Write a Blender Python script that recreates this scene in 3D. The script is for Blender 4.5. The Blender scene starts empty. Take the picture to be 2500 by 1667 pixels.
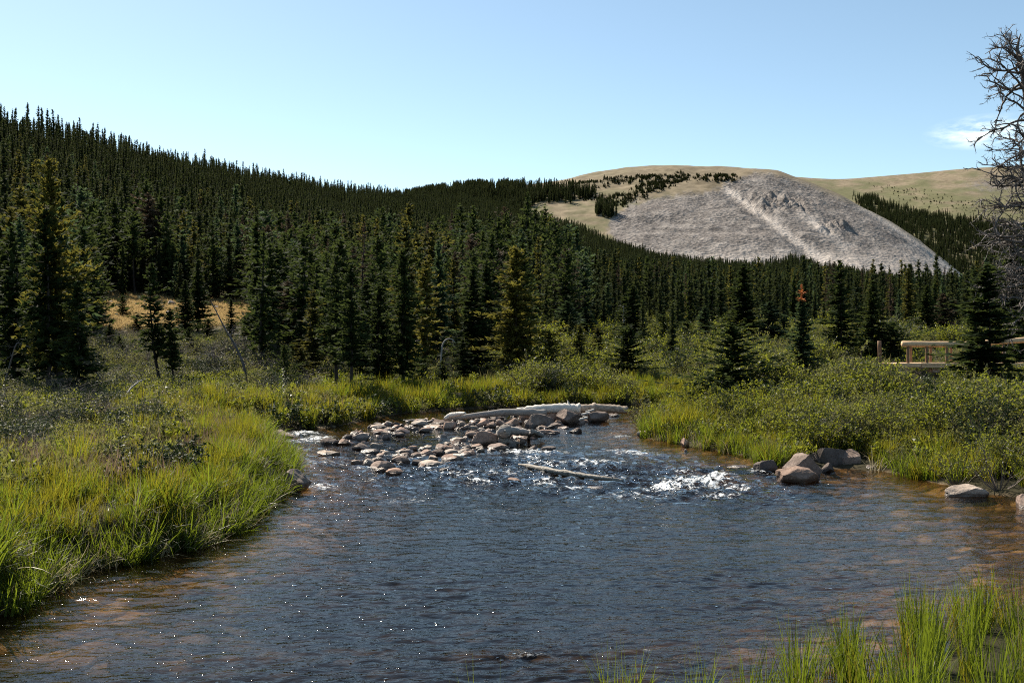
import bpy, math, random
import numpy as np
from mathutils import Vector, Euler

rng = np.random.default_rng(7)
random.seed(7)
scene = bpy.context.scene

# ------------------------------------------------------------------ camera
F = 2453.0            # focal length in photograph pixels (2500 wide)
EYE = 2.4             # eye height above the water
HOR = 820.0           # horizon row
cam_d = bpy.data.cameras.new('camera')
cam_d.sensor_width = 36.0
cam_d.lens = F / 2500.0 * 36.0
cam_d.clip_start = 0.1
cam_d.clip_end = 20000.0
cam = bpy.data.objects.new('camera', cam_d)
scene.collection.objects.link(cam)
cam.location = (0, 0, EYE)
cam.rotation_euler = (math.radians(90) - math.atan((833.5 - HOR) / F), 0, 0)
scene.camera = cam

# ------------------------------------------------------------------ light
SUN_AZ = -35.0        # degrees from straight ahead, negative = left
SUN_EL = 45.0
SKY_STRENGTH = 0.113
SUN_STRENGTH = 5.0
sun_dir = Vector((math.sin(math.radians(SUN_AZ)) * math.cos(math.radians(SUN_EL)),
                  math.cos(math.radians(SUN_AZ)) * math.cos(math.radians(SUN_EL)),
                  math.sin(math.radians(SUN_EL))))
ld = bpy.data.lights.new('sun', 'SUN')
ld.energy = SUN_STRENGTH
ld.angle = math.radians(0.5)
ld.color = (1.0, 0.91, 0.76)
lo = bpy.data.objects.new('sun', ld)
scene.collection.objects.link(lo)
lo.rotation_euler = (-sun_dir).to_track_quat('-Z', 'Y').to_euler()
lo.location = (-30, 30, 60)

world = bpy.data.worlds.new('World')
scene.world = world
world.use_nodes = True
nt = world.node_tree
nt.nodes.clear()
w_out = nt.nodes.new('ShaderNodeOutputWorld')
w_bg = nt.nodes.new('ShaderNodeBackground')
w_bg.inputs['Strength'].default_value = SKY_STRENGTH
sky = nt.nodes.new('ShaderNodeTexSky')
sky.sky_type = 'NISHITA'
sky.sun_disc = False
sky.sun_elevation = math.radians(SUN_EL)
sky.sun_rotation = math.radians(SUN_AZ)
sky.altitude = 2500.0
sky.air_density = 1.0
sky.dust_density = 1.8
sky.ozone_density = 1.4
# one small thin cloud low on the right, as a real patch of the sky
tc = nt.nodes.new('ShaderNodeTexCoord')
cdir = Vector((1160 / F, 1.0, (HOR - 322) / F)).normalized()
csub = nt.nodes.new('ShaderNodeVectorMath'); csub.operation = 'SUBTRACT'
csub.inputs[1].default_value = cdir
nt.links.new(tc.outputs['Generated'], csub.inputs[0])
cscl = nt.nodes.new('ShaderNodeVectorMath'); cscl.operation = 'MULTIPLY'
cscl.inputs[1].default_value = (32.0, 24.0, 105.0)
nt.links.new(csub.outputs[0], cscl.inputs[0])
clen = nt.nodes.new('ShaderNodeVectorMath'); clen.operation = 'LENGTH'
nt.links.new(cscl.outputs[0], clen.inputs[0])
cnoi = nt.nodes.new('ShaderNodeTexNoise')
cnoi.inputs['Scale'].default_value = 1.4
cnoi.inputs['Detail'].default_value = 7.0
cnoi.inputs['Roughness'].default_value = 0.62
nt.links.new(cscl.outputs[0], cnoi.inputs['Vector'])
cm1 = nt.nodes.new('ShaderNodeMapRange')
cm1.inputs['From Min'].default_value = 1.7; cm1.inputs['From Max'].default_value = 0.1
nt.links.new(clen.outputs['Value'], cm1.inputs['Value'])
cm2 = nt.nodes.new('ShaderNodeMapRange')
cm2.inputs['From Min'].default_value = 0.40; cm2.inputs['From Max'].default_value = 0.68
nt.links.new(cnoi.outputs['Fac'], cm2.inputs['Value'])
cmul = nt.nodes.new('ShaderNodeMath'); cmul.operation = 'MULTIPLY'
nt.links.new(cm1.outputs[0], cmul.inputs[0]); nt.links.new(cm2.outputs[0], cmul.inputs[1])
cmix = nt.nodes.new('ShaderNodeMix'); cmix.data_type = 'RGBA'
cmix.inputs['B'].default_value = (7.4, 8.0, 9.0, 1)
nt.links.new(cmul.outputs[0], cmix.inputs['Factor'])
nt.links.new(sky.outputs['Color'], cmix.inputs['A'])
cwb = nt.nodes.new('ShaderNodeMix'); cwb.data_type = 'RGBA'; cwb.blend_type = 'MULTIPLY'
cwb.inputs['Factor'].default_value = 1.0
cwb.inputs['B'].default_value = (1.0, 0.99, 0.83, 1)      # the photograph's white balance
nt.links.new(cmix.outputs['Result'], cwb.inputs['A'])
nt.links.new(cwb.outputs['Result'], w_bg.inputs['Color'])
nt.links.new(w_bg.outputs[0], w_out.inputs[0])

scene.view_settings.view_transform = 'Standard'
scene.view_settings.look = 'None'
scene.view_settings.exposure = 0.84
scene.view_settings.gamma = 1.0
scene.view_settings.use_curve_mapping = False
scene.render.engine = 'CYCLES'
cy = scene.cycles
cy.max_bounces = 6
cy.diffuse_bounces = 2
cy.glossy_bounces = 2
cy.transmission_bounces = 3
cy.transparent_max_bounces = 6
cy.volume_bounces = 0
cy.sample_clamp_indirect = 4.0
cy.caustics_reflective = False
cy.caustics_refractive = False
cy.use_denoising = False
cy.use_adaptive_sampling = False
cy.blur_glossy = 0.0
cy.pixel_filter_type = 'BLACKMAN_HARRIS'
cy.filter_width = 1.05

# ------------------------------------------------------------------ helpers
def link(o):
    scene.collection.objects.link(o)
    return o

def make_mesh(name, V, faces, mat=None, smooth=False, attrs=None, mat_idx=None):
    """V (N,3); faces: list of int arrays (M,k)."""
    me = bpy.data.meshes.new(name)
    V = np.asarray(V, dtype=np.float32)
    faces = [np.asarray(f, dtype=np.int32) for f in (faces if isinstance(faces, list) else [faces]) if len(f)]
    nl = sum(f.size for f in faces)
    nf = sum(f.shape[0] for f in faces)
    me.vertices.add(len(V)); me.vertices.foreach_set('co', V.ravel())
    me.loops.add(nl); me.loops.foreach_set('vertex_index', np.concatenate([f.ravel() for f in faces]))
    me.polygons.add(nf)
    tot = np.concatenate([np.full(f.shape[0], f.shape[1], dtype=np.int32) for f in faces])
    st = np.zeros(nf, dtype=np.int32); st[1:] = np.cumsum(tot)[:-1]
    me.polygons.foreach_set('loop_start', st)
    if smooth:
        me.polygons.foreach_set('use_smooth', np.ones(nf, dtype=bool))
    else:
        me.polygons.foreach_set('use_smooth', np.zeros(nf, dtype=bool))
    if mat is not None:
        for m in (mat if isinstance(mat, list) else [mat]):
            me.materials.append(m)
    if mat_idx is not None:
        me.polygons.foreach_set('material_index', np.asarray(mat_idx, dtype=np.int32))
    me.update(calc_edges=True)
    for k, a in (attrs or {}).items():
        a = np.asarray(a, dtype=np.float32)
        if a.ndim == 1:
            at = me.attributes.new(k, 'FLOAT', 'POINT'); at.data.foreach_set('value', a)
        else:
            at = me.attributes.new(k, 'FLOAT_VECTOR', 'POINT'); at.data.foreach_set('vector', a.ravel())
    return me

def obj(name, me, parent=None, loc=(0, 0, 0), rot=(0, 0, 0), scl=(1, 1, 1)):
    o = bpy.data.objects.new(name, me)
    o.location = loc; o.rotation_euler = rot; o.scale = scl
    if parent is not None:
        o.parent = parent
    return link(o)

def tag(o, label=None, cat=None, group=None, kind=None):
    if label: o['label'] = label
    if cat: o['category'] = cat
    if group: o['group'] = group
    if kind: o['kind'] = kind
    return o

def empty(name, loc, rot=(0, 0, 0), scl=(1, 1, 1)):
    o = obj(name, None, None, loc, rot, scl)
    o.empty_display_size = 0.3
    return o

def sstep(a, b, x):
    t = np.clip((x - a) / (b - a), 0, 1)
    return t * t * (3 - 2 * t)

_perm = np.random.default_rng(11).permutation(512)
def _hash(ix, iy, seed):
    return _perm[(_perm[(ix + seed * 57) & 511] + iy) & 511]
def perlin(x, y, seed=0):
    x = np.asarray(x, dtype=np.float64); y = np.asarray(y, dtype=np.float64)
    ix = np.floor(x).astype(np.int64); iy = np.floor(y).astype(np.int64)
    fx = x - ix; fy = y - iy
    u = fx * fx * fx * (fx * (fx * 6 - 15) + 10); v = fy * fy * fy * (fy * (fy * 6 - 15) + 10)
    def g(dx, dy):
        h = _hash(ix + dx, iy + dy, seed) * (2 * np.pi / 512)
        return np.cos(h) * (fx - dx) + np.sin(h) * (fy - dy)
    a = g(0, 0) * (1 - u) + g(1, 0) * u
    b = g(0, 1) * (1 - u) + g(1, 1) * u
    return (a * (1 - v) + b * v) * 1.5
def fbm(x, y, oct=4, seed=0, gain=0.5):
    s = 0; a = 1.0; f = 1.0
    for i in range(oct):
        s = s + a * perlin(x * f, y * f, seed + i * 3)
        a *= gain; f *= 2.03
    return s

def in_poly(px, py, poly):
    px = np.asarray(px); py = np.asarray(py)
    c = np.zeros(px.shape, dtype=bool)
    n = len(poly)
    for i in range(n):
        x1, y1 = poly[i]; x2, y2 = poly[(i + 1) % n]
        cond = ((y1 > py) != (y2 > py))
        with np.errstate(divide='ignore', invalid='ignore'):
            xi = (x2 - x1) * (py - y1) / (y2 - y1 if y2 != y1 else 1e-9) + x1
        c ^= cond & (px < xi)
    return c

def poly_dist(px, py, poly):
    """distance to the outline; positive outside, negative inside"""
    d = np.full(np.shape(px), 1e9)
    n = len(poly)
    for i in range(n):
        ax, ay = poly[i]; bx, by = poly[(i + 1) % n]
        vx, vy = bx - ax, by - ay
        L = vx * vx + vy * vy + 1e-9
        t = np.clip(((px - ax) * vx + (py - ay) * vy) / L, 0, 1)
        d = np.minimum(d, np.hypot(px - ax - t * vx, py - ay - t * vy))
    return np.where(in_poly(px, py, poly), -d, d)

def W(px, py, z=0.0):
    """photo pixel on the level z -> world x,y"""
    d = F * (EYE - z) / (py - HOR)
    return ((px - 1250.0) / F * d, d)
def to_px(x, y, z):
    y = np.maximum(y, 0.05)
    return 1250 + x / y * F, HOR - (z - EYE) / y * F

# ------------------------------------------------------------------ material helpers
def new_mat(name):
    m = bpy.data.materials.new(name); m.use_nodes = True
    n = m.node_tree; n.nodes.clear()
    out = n.nodes.new('ShaderNodeOutputMaterial')
    return m, n, out
def N(n, t, **kw):
    nd = n.nodes.new(t)
    for k, v in kw.items():
        if k in ('operation', 'data_type', 'blend_type', 'interpolation_type', 'feature', 'distance', 'attribute_name', 'noise_dimensions', 'musgrave_type', 'vector_type'):
            setattr(nd, k, v)
        else:
            nd.inputs[k.replace('_', ' ')].default_value = v
    return nd
def ramp(n, fac, stops):
    r = n.nodes.new('ShaderNodeValToRGB')
    e = r.color_ramp.elements
    while len(e) > 1: e.remove(e[-1])
    e[0].position = stops[0][0]; e[0].color = (*stops[0][1], 1)
    for p, c in stops[1:]:
        k = e.new(p); k.color = (*c, 1)
    n.links.new(fac, r.inputs['Fac'])
    return r.outputs['Color']
def mixc(n, fac, a, b):
    m = n.nodes.new('ShaderNodeMix'); m.data_type = 'RGBA'
    if isinstance(fac, (int, float)): m.inputs['Factor'].default_value = fac
    else: n.links.new(fac, m.inputs['Factor'])
    for s, v in (('A', a), ('B', b)):
        if isinstance(v, tuple): m.inputs[s].default_value = (*v, 1)
        else: n.links.new(v, m.inputs[s])
    return m.outputs['Result']
def maprange(n, v, a, b, c=0.0, d=1.0):
    m = n.nodes.new('ShaderNodeMapRange')
    m.inputs['From Min'].default_value = a; m.inputs['From Max'].default_value = b
    m.inputs['To Min'].default_value = c; m.inputs['To Max'].default_value = d
    n.links.new(v, m.inputs['Value'])
    return m.outputs[0]
def math_(n, op, a, b):
    m = n.nodes.new('ShaderNodeMath'); m.operation = op
    for i, v in enumerate((a, b)):
        if isinstance(v, (int, float)): m.inputs[i].default_value = v
        else: n.links.new(v, m.inputs[i])
    return m.outputs[0]
def noise(n, scale, detail=4.0, rough=0.55, vec=None, out='Fac'):
    t = n.nodes.new('ShaderNodeTexNoise')
    t.inputs['Scale'].default_value = scale; t.inputs['Detail'].default_value = detail
    t.inputs['Roughness'].default_value = rough
    if vec is not None: n.links.new(vec, t.inputs['Vector'])
    return t.outputs[out]
def geo_pos(n):
    return n.nodes.new('ShaderNodeNewGeometry').outputs['Position']
def attr(n, name, out='Fac'):
    a = n.nodes.new('ShaderNodeAttribute'); a.attribute_name = name
    return a.outputs[out]

def leaf_mat(name, c_dark, c_mid, c_light, transl=0.3, rough=0.5, spec=0.25, tcol=None):
    """needles, leaves and grass blades: each blade's own tint, each plant's own shade"""
    m, n, out = new_mat(name)
    oi = n.nodes.new('ShaderNodeObjectInfo')
    t = attr(n, 'tint')
    f = math_(n, 'ADD', math_(n, 'MULTIPLY', t, 0.62), math_(n, 'MULTIPLY', oi.outputs['Random'], 0.38))
    col = ramp(n, f, [(0.08, c_dark), (0.5, c_mid), (0.95, c_light)])
    p = n.nodes.new('ShaderNodeBsdfPrincipled')
    p.inputs['Roughness'].default_value = rough
    p.inputs['Specular IOR Level'].default_value = spec
    n.links.new(col, p.inputs['Base Color'])
    tr = n.nodes.new('ShaderNodeBsdfTranslucent')
    if tcol is None:
        n.links.new(col, tr.inputs['Color'])
    else:
        n.links.new(mixc(n, 0.65, col, tcol), tr.inputs['Color'])
    mx = n.nodes.new('ShaderNodeMixShader'); mx.inputs[0].default_value = transl
    n.links.new(p.outputs[0], mx.inputs[1]); n.links.new(tr.outputs[0], mx.inputs[2])
    n.links.new(mx.outputs[0], out.inputs[0])
    return m

M = {}
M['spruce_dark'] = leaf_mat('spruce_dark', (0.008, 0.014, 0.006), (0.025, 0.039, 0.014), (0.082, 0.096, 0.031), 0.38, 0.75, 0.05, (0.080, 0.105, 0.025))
M['spruce_olive'] = leaf_mat('spruce_olive', (0.014, 0.018, 0.007), (0.048, 0.052, 0.016), (0.145, 0.135, 0.034), 0.42, 0.75, 0.05, (0.17, 0.155, 0.03))
M['spruce_blue'] = leaf_mat('spruce_blue', (0.010, 0.022, 0.013), (0.034, 0.058, 0.034), (0.10, 0.13, 0.070), 0.38, 0.75, 0.05, (0.12, 0.17, 0.06))
M['spruce_brown'] = leaf_mat('spruce_brown', (0.026, 0.020, 0.013), (0.068, 0.050, 0.033), (0.14, 0.10, 0.062), 0.3, 0.75, 0.05)
M['spruce_far'] = leaf_mat('spruce_far', (0.008, 0.015, 0.008), (0.026, 0.038, 0.017), (0.080, 0.088, 0.036), 0.34, 0.8, 0.04, (0.075, 0.088, 0.025))
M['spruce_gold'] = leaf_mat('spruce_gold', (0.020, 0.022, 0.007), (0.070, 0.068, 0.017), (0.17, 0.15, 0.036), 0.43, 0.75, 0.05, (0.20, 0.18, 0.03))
M['orange_needles'] = leaf_mat('orange_needles', (0.24, 0.07, 0.025), (0.42, 0.14, 0.045), (0.55, 0.22, 0.08), 0.3, 0.6, 0.1)
M['sedge'] = leaf_mat('sedge', (0.022, 0.030, 0.006), (0.070, 0.082, 0.012), (0.20, 0.165, 0.035), 0.55, 0.5, 0.2, (0.36, 0.32, 0.02))
M['sedge_dry'] = leaf_mat('sedge_dry', (0.14, 0.11, 0.05), (0.30, 0.245, 0.13), (0.50, 0.44, 0.29), 0.35, 0.5, 0.3)
M['sedge_green'] = leaf_mat('sedge_green', (0.014, 0.028, 0.006), (0.042, 0.064, 0.011), (0.12, 0.13, 0.026), 0.52, 0.5, 0.22, (0.26, 0.33, 0.02))
M['meadow'] = leaf_mat('meadow', (0.07, 0.062, 0.028), (0.16, 0.14, 0.068), (0.30, 0.26, 0.15), 0.48, 0.6, 0.1, (0.36, 0.33, 0.12))
M['tan_grass'] = leaf_mat('tan_grass', (0.22, 0.15, 0.07), (0.40, 0.285, 0.13), (0.55, 0.42, 0.21), 0.40, 0.6, 0.1, (0.6, 0.44, 0.2))
M['willow'] = leaf_mat('willow', (0.016, 0.026, 0.007), (0.058, 0.078, 0.017), (0.15, 0.165, 0.042), 0.52, 0.42, 0.18, (0.36, 0.38, 0.03))
M['willow_grey'] = leaf_mat('willow_grey', (0.032, 0.036, 0.015), (0.085, 0.092, 0.036), (0.18, 0.175, 0.085), 0.50, 0.55, 0.06, (0.27, 0.27, 0.07))
M['shrub_dark'] = leaf_mat('shrub_dark', (0.010, 0.020, 0.008), (0.030, 0.046, 0.014), (0.075, 0.095, 0.030), 0.28, 0.5, 0.10)
M['seed_head'] = leaf_mat('seed_head', (0.14, 0.085, 0.055), (0.26, 0.175, 0.12), (0.40, 0.29, 0.21), 0.35, 0.7, 0.1)
M['twig'] = leaf_mat('twig', (0.055, 0.042, 0.034), (0.14, 0.11, 0.09), (0.26, 0.22, 0.19), 0.0, 0.7, 0.15)

def bark_mat(name, c1, c2, scale=(6, 6, 1.2), rough=0.8, bump=0.4):
    m, n, out = new_mat(name)
    tcn = n.nodes.new('ShaderNodeTexCoord')
    mp = n.nodes.new('ShaderNodeMapping'); mp.inputs['Scale'].default_value = scale
    n.links.new(tcn.outputs['Object'], mp.inputs['Vector'])
    f = noise(n, 4.0, 6.0, 0.65, mp.outputs[0])
    col = ramp(n, f, [(0.3, c1), (0.7, c2)])
    p = n.nodes.new('ShaderNodeBsdfPrincipled'); p.inputs['Roughness'].default_value = rough
    p.inputs['Specular IOR Level'].default_value = 0.25
    n.links.new(col, p.inputs['Base Color'])
    b = n.nodes.new('ShaderNodeBump'); b.inputs['Strength'].default_value = bump; b.inputs['Distance'].default_value = 0.03
    n.links.new(f, b.inputs['Height']); n.links.new(b.outputs[0], p.inputs['Normal'])
    n.links.new(p.outputs[0], out.inputs[0])
    return m
M['bark'] = bark_mat('bark', (0.014, 0.010, 0.008), (0.050, 0.038, 0.030))
M['deadwood'] = bark_mat('deadwood', (0.035, 0.026, 0.022), (0.17, 0.14, 0.125), (3, 3, 3), 0.55)
M['deadtwig'] = bark_mat('deadtwig', (0.05, 0.040, 0.036), (0.22, 0.19, 0.175), (3, 3, 3), 0.6)
M['bleached'] = bark_mat('bleached', (0.40, 0.36, 0.31), (0.82, 0.77, 0.70), (1.0, 9, 9), 0.7, 0.5)
M['greylog'] = bark_mat('greylog', (0.15, 0.13, 0.115), (0.42, 0.38, 0.34), (1.0, 9, 9), 0.7, 0.5)
M['barklog'] = bark_mat('barklog', (0.22, 0.15, 0.10), (0.62, 0.52, 0.42), (2.0, 5, 5), 0.8, 0.6)
M['wetlog'] = bark_mat('wetlog', (0.10, 0.08, 0.06), (0.42, 0.37, 0.31), (2.0, 7, 7), 0.5, 0.7)
M['lumber'] = bark_mat('lumber', (0.46, 0.28, 0.14), (0.82, 0.58, 0.36), (1.2, 10, 10), 0.7, 0.25)
M['lumber_dark'] = bark_mat('lumber_dark', (0.13, 0.075, 0.045), (0.28, 0.17, 0.10), (8, 8, 1.2), 0.8, 0.3)

def rock_mat(name, c1, c2, c3, wet=True, sat=(0.85, 1.2)):
    m, n, out = new_mat(name)
    tcn = n.nodes.new('ShaderNodeTexCoord')
    oi = n.nodes.new('ShaderNodeObjectInfo')
    add = n.nodes.new('ShaderNodeVectorMath'); add.operation = 'ADD'
    pos = geo_pos(n)
    n.links.new(pos, add.inputs[0])
    n.links.new(oi.outputs['Random'], add.inputs[1])
    big = noise(n, 2.6, 5.0, 0.6, add.outputs[0])
    fine = noise(n, 26.0, 6.0, 0.7, add.outputs[0])
    col = ramp(n, math_(n, 'ADD', math_(n, 'MULTIPLY', big, 0.6), math_(n, 'MULTIPLY', fine, 0.4)), [(0.32, c1), (0.5, c2), (0.68, c3)])
    hv = n.nodes.new('ShaderNodeHueSaturation')
    n.links.new(col, hv.inputs['Color'])
    n.links.new(maprange(n, oi.outputs['Random'], 0, 1, 0.85, 1.35), hv.inputs['Value'])
    n.links.new(maprange(n, oi.outputs['Random'], 0, 1, *sat), hv.inputs['Saturation'])
    col = hv.outputs[0]
    rough = None
    if wet:   # the wet, darker waterline band of a stone standing in the stream
        sx = n.nodes.new('ShaderNodeSeparateXYZ'); n.links.new(pos, sx.inputs[0])
        zz = math_(n, 'ADD', sx.outputs['Z'], math_(n, 'MULTIPLY', math_(n, 'SUBTRACT', fine, 0.5), 0.10))
        dry = maprange(n, zz, 0.035, 0.075)
        dk = mixc(n, 0.62, col, (0.012, 0.010, 0.008))
        col = mixc(n, dry, dk, col)
        rough = maprange(n, dry, 0, 1, 0.25, 0.85)
    p = n.nodes.new('ShaderNodeBsdfPrincipled'); p.inputs['Roughness'].default_value = 0.85
    p.inputs['Specular IOR Level'].default_value = 0.3
    if rough is not None: n.links.new(rough, p.inputs['Roughness'])
    n.links.new(col, p.inputs['Base Color'])
    b = n.nodes.new('ShaderNodeBump'); b.inputs['Strength'].default_value = 0.55; b.inputs['Distance'].default_value = 0.03
    n.links.new(fine, b.inputs['Height']); n.links.new(b.outputs[0], p.inputs['Normal'])
    n.links.new(p.outputs[0], out.inputs[0])
    return m
M['rock_pink'] = rock_mat('rock_pink', (0.125, 0.080, 0.060), (0.30, 0.205, 0.160), (0.48, 0.355, 0.285))
M['rock_brown'] = rock_mat('rock_brown', (0.085, 0.050, 0.034), (0.205, 0.128, 0.088), (0.36, 0.245, 0.18), True, (0.6, 0.9))
M['rock_dark'] = rock_mat('rock_dark', (0.055, 0.042, 0.036), (0.12, 0.092, 0.078), (0.21, 0.165, 0.14))
M['rock_pale'] = rock_mat('rock_pale', (0.22, 0.165, 0.13), (0.39, 0.31, 0.25), (0.55, 0.46, 0.385))
# ------------------------------------------------------------------ terrain
_edge = [W(x, y) for x, y in [
    (-400, 1560), (0, 1492), (60, 1448), (150, 1400), (250, 1378), (350, 1358), (450, 1338), (545, 1296), (600, 1252),
    (650, 1212), (690, 1175), (690, 1140), (655, 1105), (635, 1078), (640, 1062), (660, 1052), (720, 1048),
    (770, 1046), (850, 1036), (900, 1025), (980, 1010), (1060, 1003), (1200, 997), (1350, 991), (1450, 989),
    (1560, 988), (1620, 984), (1680, 980)]]
_edge += [(13, 42), (19, 47), (32, 54), (33, 47), (20, 41), (13, 36.8), (8.2, 34.0)]
_edge += [W(x, y) for x, y in [
    (1640, 1003), (1600, 1020), (1575, 1045), (1585, 1068), (1640, 1082), (1700, 1092), (1770, 1104), (1835, 1112),
    (1850, 1130), (1930, 1148), (2000, 1150), (2060, 1142), (2150, 1148), (2240, 1165), (2310, 1185), (2380, 1202),
    (2450, 1212), (2550, 1222), (2800, 1240), (2800, 1330), (2560, 1440), (2400, 1530), (2250, 1610), (2050, 1690),
    (1800, 1750), (1500, 1800), (1000, 1850), (0, 1900), (-1000, 1950)]]
_edge += [(-10, 3.8), (-18, 2.6), (-18, 6.6), (-10, 7.4)]
STREAM = _edge

def stream_dist(x, y):
    x = np.asarray(x, float); y = np.asarray(y, float)
    d = np.full(x.shape, 60.0)
    m = (np.hypot(x, y) < 75)
    if m.any():
        jx = 0.16 * perlin(x[m] * 0.9, y[m] * 0.9, 5); jy = 0.16 * perlin(x[m] * 0.9 + 40, y[m] * 0.9, 6)
        d[m] = poly_dist(x[m] + jx, y[m] + jy, STREAM)
    return d

HILL = np.array([  # px column, ridge distance, ridge ground row
    (-1600, 330, 260), (-900, 340, 230), (-400, 350, 262), (0, 380, 322), (120, 395, 341), (300, 430, 382), (600, 550, 438), (850, 680, 473),
    (1080, 800, 497), (1180, 790, 508), (1290, 750, 536), (1400, 690, 562), (1480, 650, 596), (1600, 630, 630),
    (1700, 620, 647), (1850, 600, 660), (1940, 560, 646), (2020, 550, 664), (2100, 540, 682), (2340, 480, 728), (2700, 450, 752), (3600, 430, 770)], float)
FOOT = 140.0
VL = np.array([(0, .55), (6, .5), (20, .42), (38, .42), (45, .5), (60, 1.2), (80, 2.2), (100, 3.4), (125, 5.2), (140, 7.0)])
VR = np.array([(0, .55), (6, .5), (20, .42), (38, .48), (50, .8), (60, 1.1), (80, 1.8), (100, 2.6), (125, 3.9), (140, 4.8)])

def ground_z(x, y, s=None, fine=True):
    x = np.asarray(x, float); y = np.asarray(y, float)
    rho = np.hypot(x, y); th = np.arctan2(x, y)
    px = 1250 + F * np.tan(np.clip(th, -1.0, 1.0))
    ca = np.clip(np.cos(th), 0.54, 1)
    w = sstep(1250, 1750, px)
    zv = np.interp(rho, VL[:, 0], VL[:, 1]) * (1 - w) + np.interp(rho, VR[:, 0], VR[:, 1]) * w
    zf = 7.0 * (1 - w) + 4.8 * w
    D = np.interp(px, HILL[:, 0], HILL[:, 1]); R = np.interp(px, HILL[:, 0], HILL[:, 2])
    zr = EYE + (HOR - R) / F * D * ca
    back = 1 - sstep(1.1, 1.7, np.abs(th))
    zr = 9 + (zr - 9) * back
    t = np.clip((rho - FOOT) / (D - FOOT), 0, 1)
    zh = zf + (zr - zf) * (0.55 * t + 0.45 * t ** 1.5)
    over = np.maximum(rho - D, 0)
    zh = zh - (zr - 4.0) * (1 - np.exp(-over * 0.28 / np.maximum(zr - 4.0, 1)))
    amp = sstep(140, 240, rho) * np.minimum(zr, 60) / 60
    zh = zh + amp * (2.2 * perlin(x / 70, y / 70, 3) + 1.0 * perlin(x / 24, y / 24, 4)) * (1 - sstep(600, 1200, over))
    z = np.where(rho < FOOT, zv, zh)
    nearn = 1 - sstep(110, 140, rho)
    z = z + nearn * (0.10 * fbm(x / 2.6, y / 2.6, 3, 8) + sstep(45, 70, rho) * 0.5 * perlin(x / 14, y / 14, 9))
    if s is None:
        s = stream_dist(x, y)
    lb = sstep(-1.5, -3.2, x) * sstep(26, 20, y)          # the undercut left bank is steeper
    bank = (0.16 + 0.62 * lb) * sstep(0, 0.28, s) + (0.84 - 0.62 * lb) * sstep(0.1, 2.6, s)
    bed = -0.10 * sstep(0, 0.35, -s) - 0.26 * sstep(0.2, 2.6, -s) + 0.035 * fbm(x * 1.7, y * 1.7, 3, 20) * sstep(0, 0.8, -s)
    return np.where(s > 0, z * bank, np.where(rho < 75, bed, z))

def gz(x, y):
    return float(ground_z(np.array([x]), np.array([y]))[0])

def ground_hit(px, py, dmin=6.0, dmax=139.0):
    d = np.linspace(dmin, dmax, 900)
    x = (px - 1250) / F * d
    z = ground_z(x, d)
    ray = EYE - (py - HOR) / F * d
    i = np.argmax(z >= ray)
    if not (z >= ray).any(): i = len(d) - 1
    return float(x[i]), float(d[i]), float(z[i])

def cols_of(step):
    a = np.arange(-34, 34.001, step)
    l = np.concatenate([np.arange(-180, -40, 5.0), np.arange(-40, -34, 1.0)])
    return np.radians(np.concatenate([l, a, -l[::-1][:-1]]))   # stops short of +180 so the sheet closes on itself

TH = cols_of(0.16)
def polar_sheet(rows, th=TH, closed=True):
    rr, tt = np.meshgrid(rows, th, indexing='ij')
    x = rr * np.sin(tt); y = rr * np.cos(tt)
    nr, nc = rr.shape
    i = np.arange(nr - 1)[:, None]; j = np.arange(nc if closed else nc - 1)[None, :]
    j2 = (j + 1) % nc
    q = np.stack([i * nc + j, i * nc + j2, (i + 1) * nc + j2, (i + 1) * nc + j], -1).reshape(-1, 4)
    return x.ravel(), y.ravel(), q[:, ::-1].copy()

# ---- ground material: stream bed stones below, dark soil, olive litter, dry tan meadow
m, n, out = new_mat('ground'); M['ground'] = m
pos = geo_pos(n)
f1 = noise(n, 1.3, 6, 0.6, pos); f2 = noise(n, 9.0, 5, 0.65, pos)
soil = ramp(n, f1, [(0.3, (0.016, 0.014, 0.008)), (0.5, (0.030, 0.027, 0.013)), (0.7, (0.055, 0.047, 0.023))])
soil = mixc(n, math_(n, 'MULTIPLY', f2, 0.5), soil, (0.03, 0.028, 0.014))
vor = n.nodes.new('ShaderNodeTexVoronoi'); vor.inputs['Scale'].default_value = 4.2; vor.inputs['Randomness'].default_value = 1.0
wv = n.nodes.new('ShaderNodeVectorMath'); wv.operation = 'ADD'
nz = n.nodes.new('ShaderNodeTexNoise'); nz.inputs['Scale'].default_value = 3.0
sc_ = n.nodes.new('ShaderNodeVectorMath'); sc_.operation = 'SCALE'; sc_.inputs['Scale'].default_value = 0.25
n.links.new(pos, nz.inputs['Vector']); n.links.new(nz.outputs['Color'], sc_.inputs[0])
n.links.new(pos, wv.inputs[0]); n.links.new(sc_.outputs[0], wv.inputs[1]); n.links.new(wv.outputs[0], vor.inputs['Vector'])
sepc = n.nodes.new('ShaderNodeSeparateColor'); n.links.new(vor.outputs['Color'], sepc.inputs[0])
bedc = ramp(n, sepc.outputs[0], [(0.0, (0.045, 0.034, 0.02)), (0.35, (0.12, 0.086, 0.05)), (0.7, (0.22, 0.155, 0.09)), (1.0, (0.38, 0.30, 0.21))])
bedc = mixc(n, maprange(n, noise(n, 0.55, 4, 0.6, pos), 0.38, 0.62), bedc, mixc(n, 0.5, bedc, (0.06, 0.035, 0.015)))
crack = maprange(n, vor.outputs['Distance'], 0.35, 0.75)
bedc = mixc(n, math_(n, 'MULTIPLY', crack, 0.7), bedc, (0.03, 0.02, 0.01))
col = mixc(n, attr(n, 'bed'), soil, bedc)
tan = ramp(n, f2, [(0.3, (0.20, 0.13, 0.06)), (0.7, (0.40, 0.29, 0.15))])
col = mixc(n, attr(n, 'dry'), col, tan)
p = n.nodes.new('ShaderNodeBsdfPrincipled'); p.inputs['Roughness'].default_value = 0.95
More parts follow.
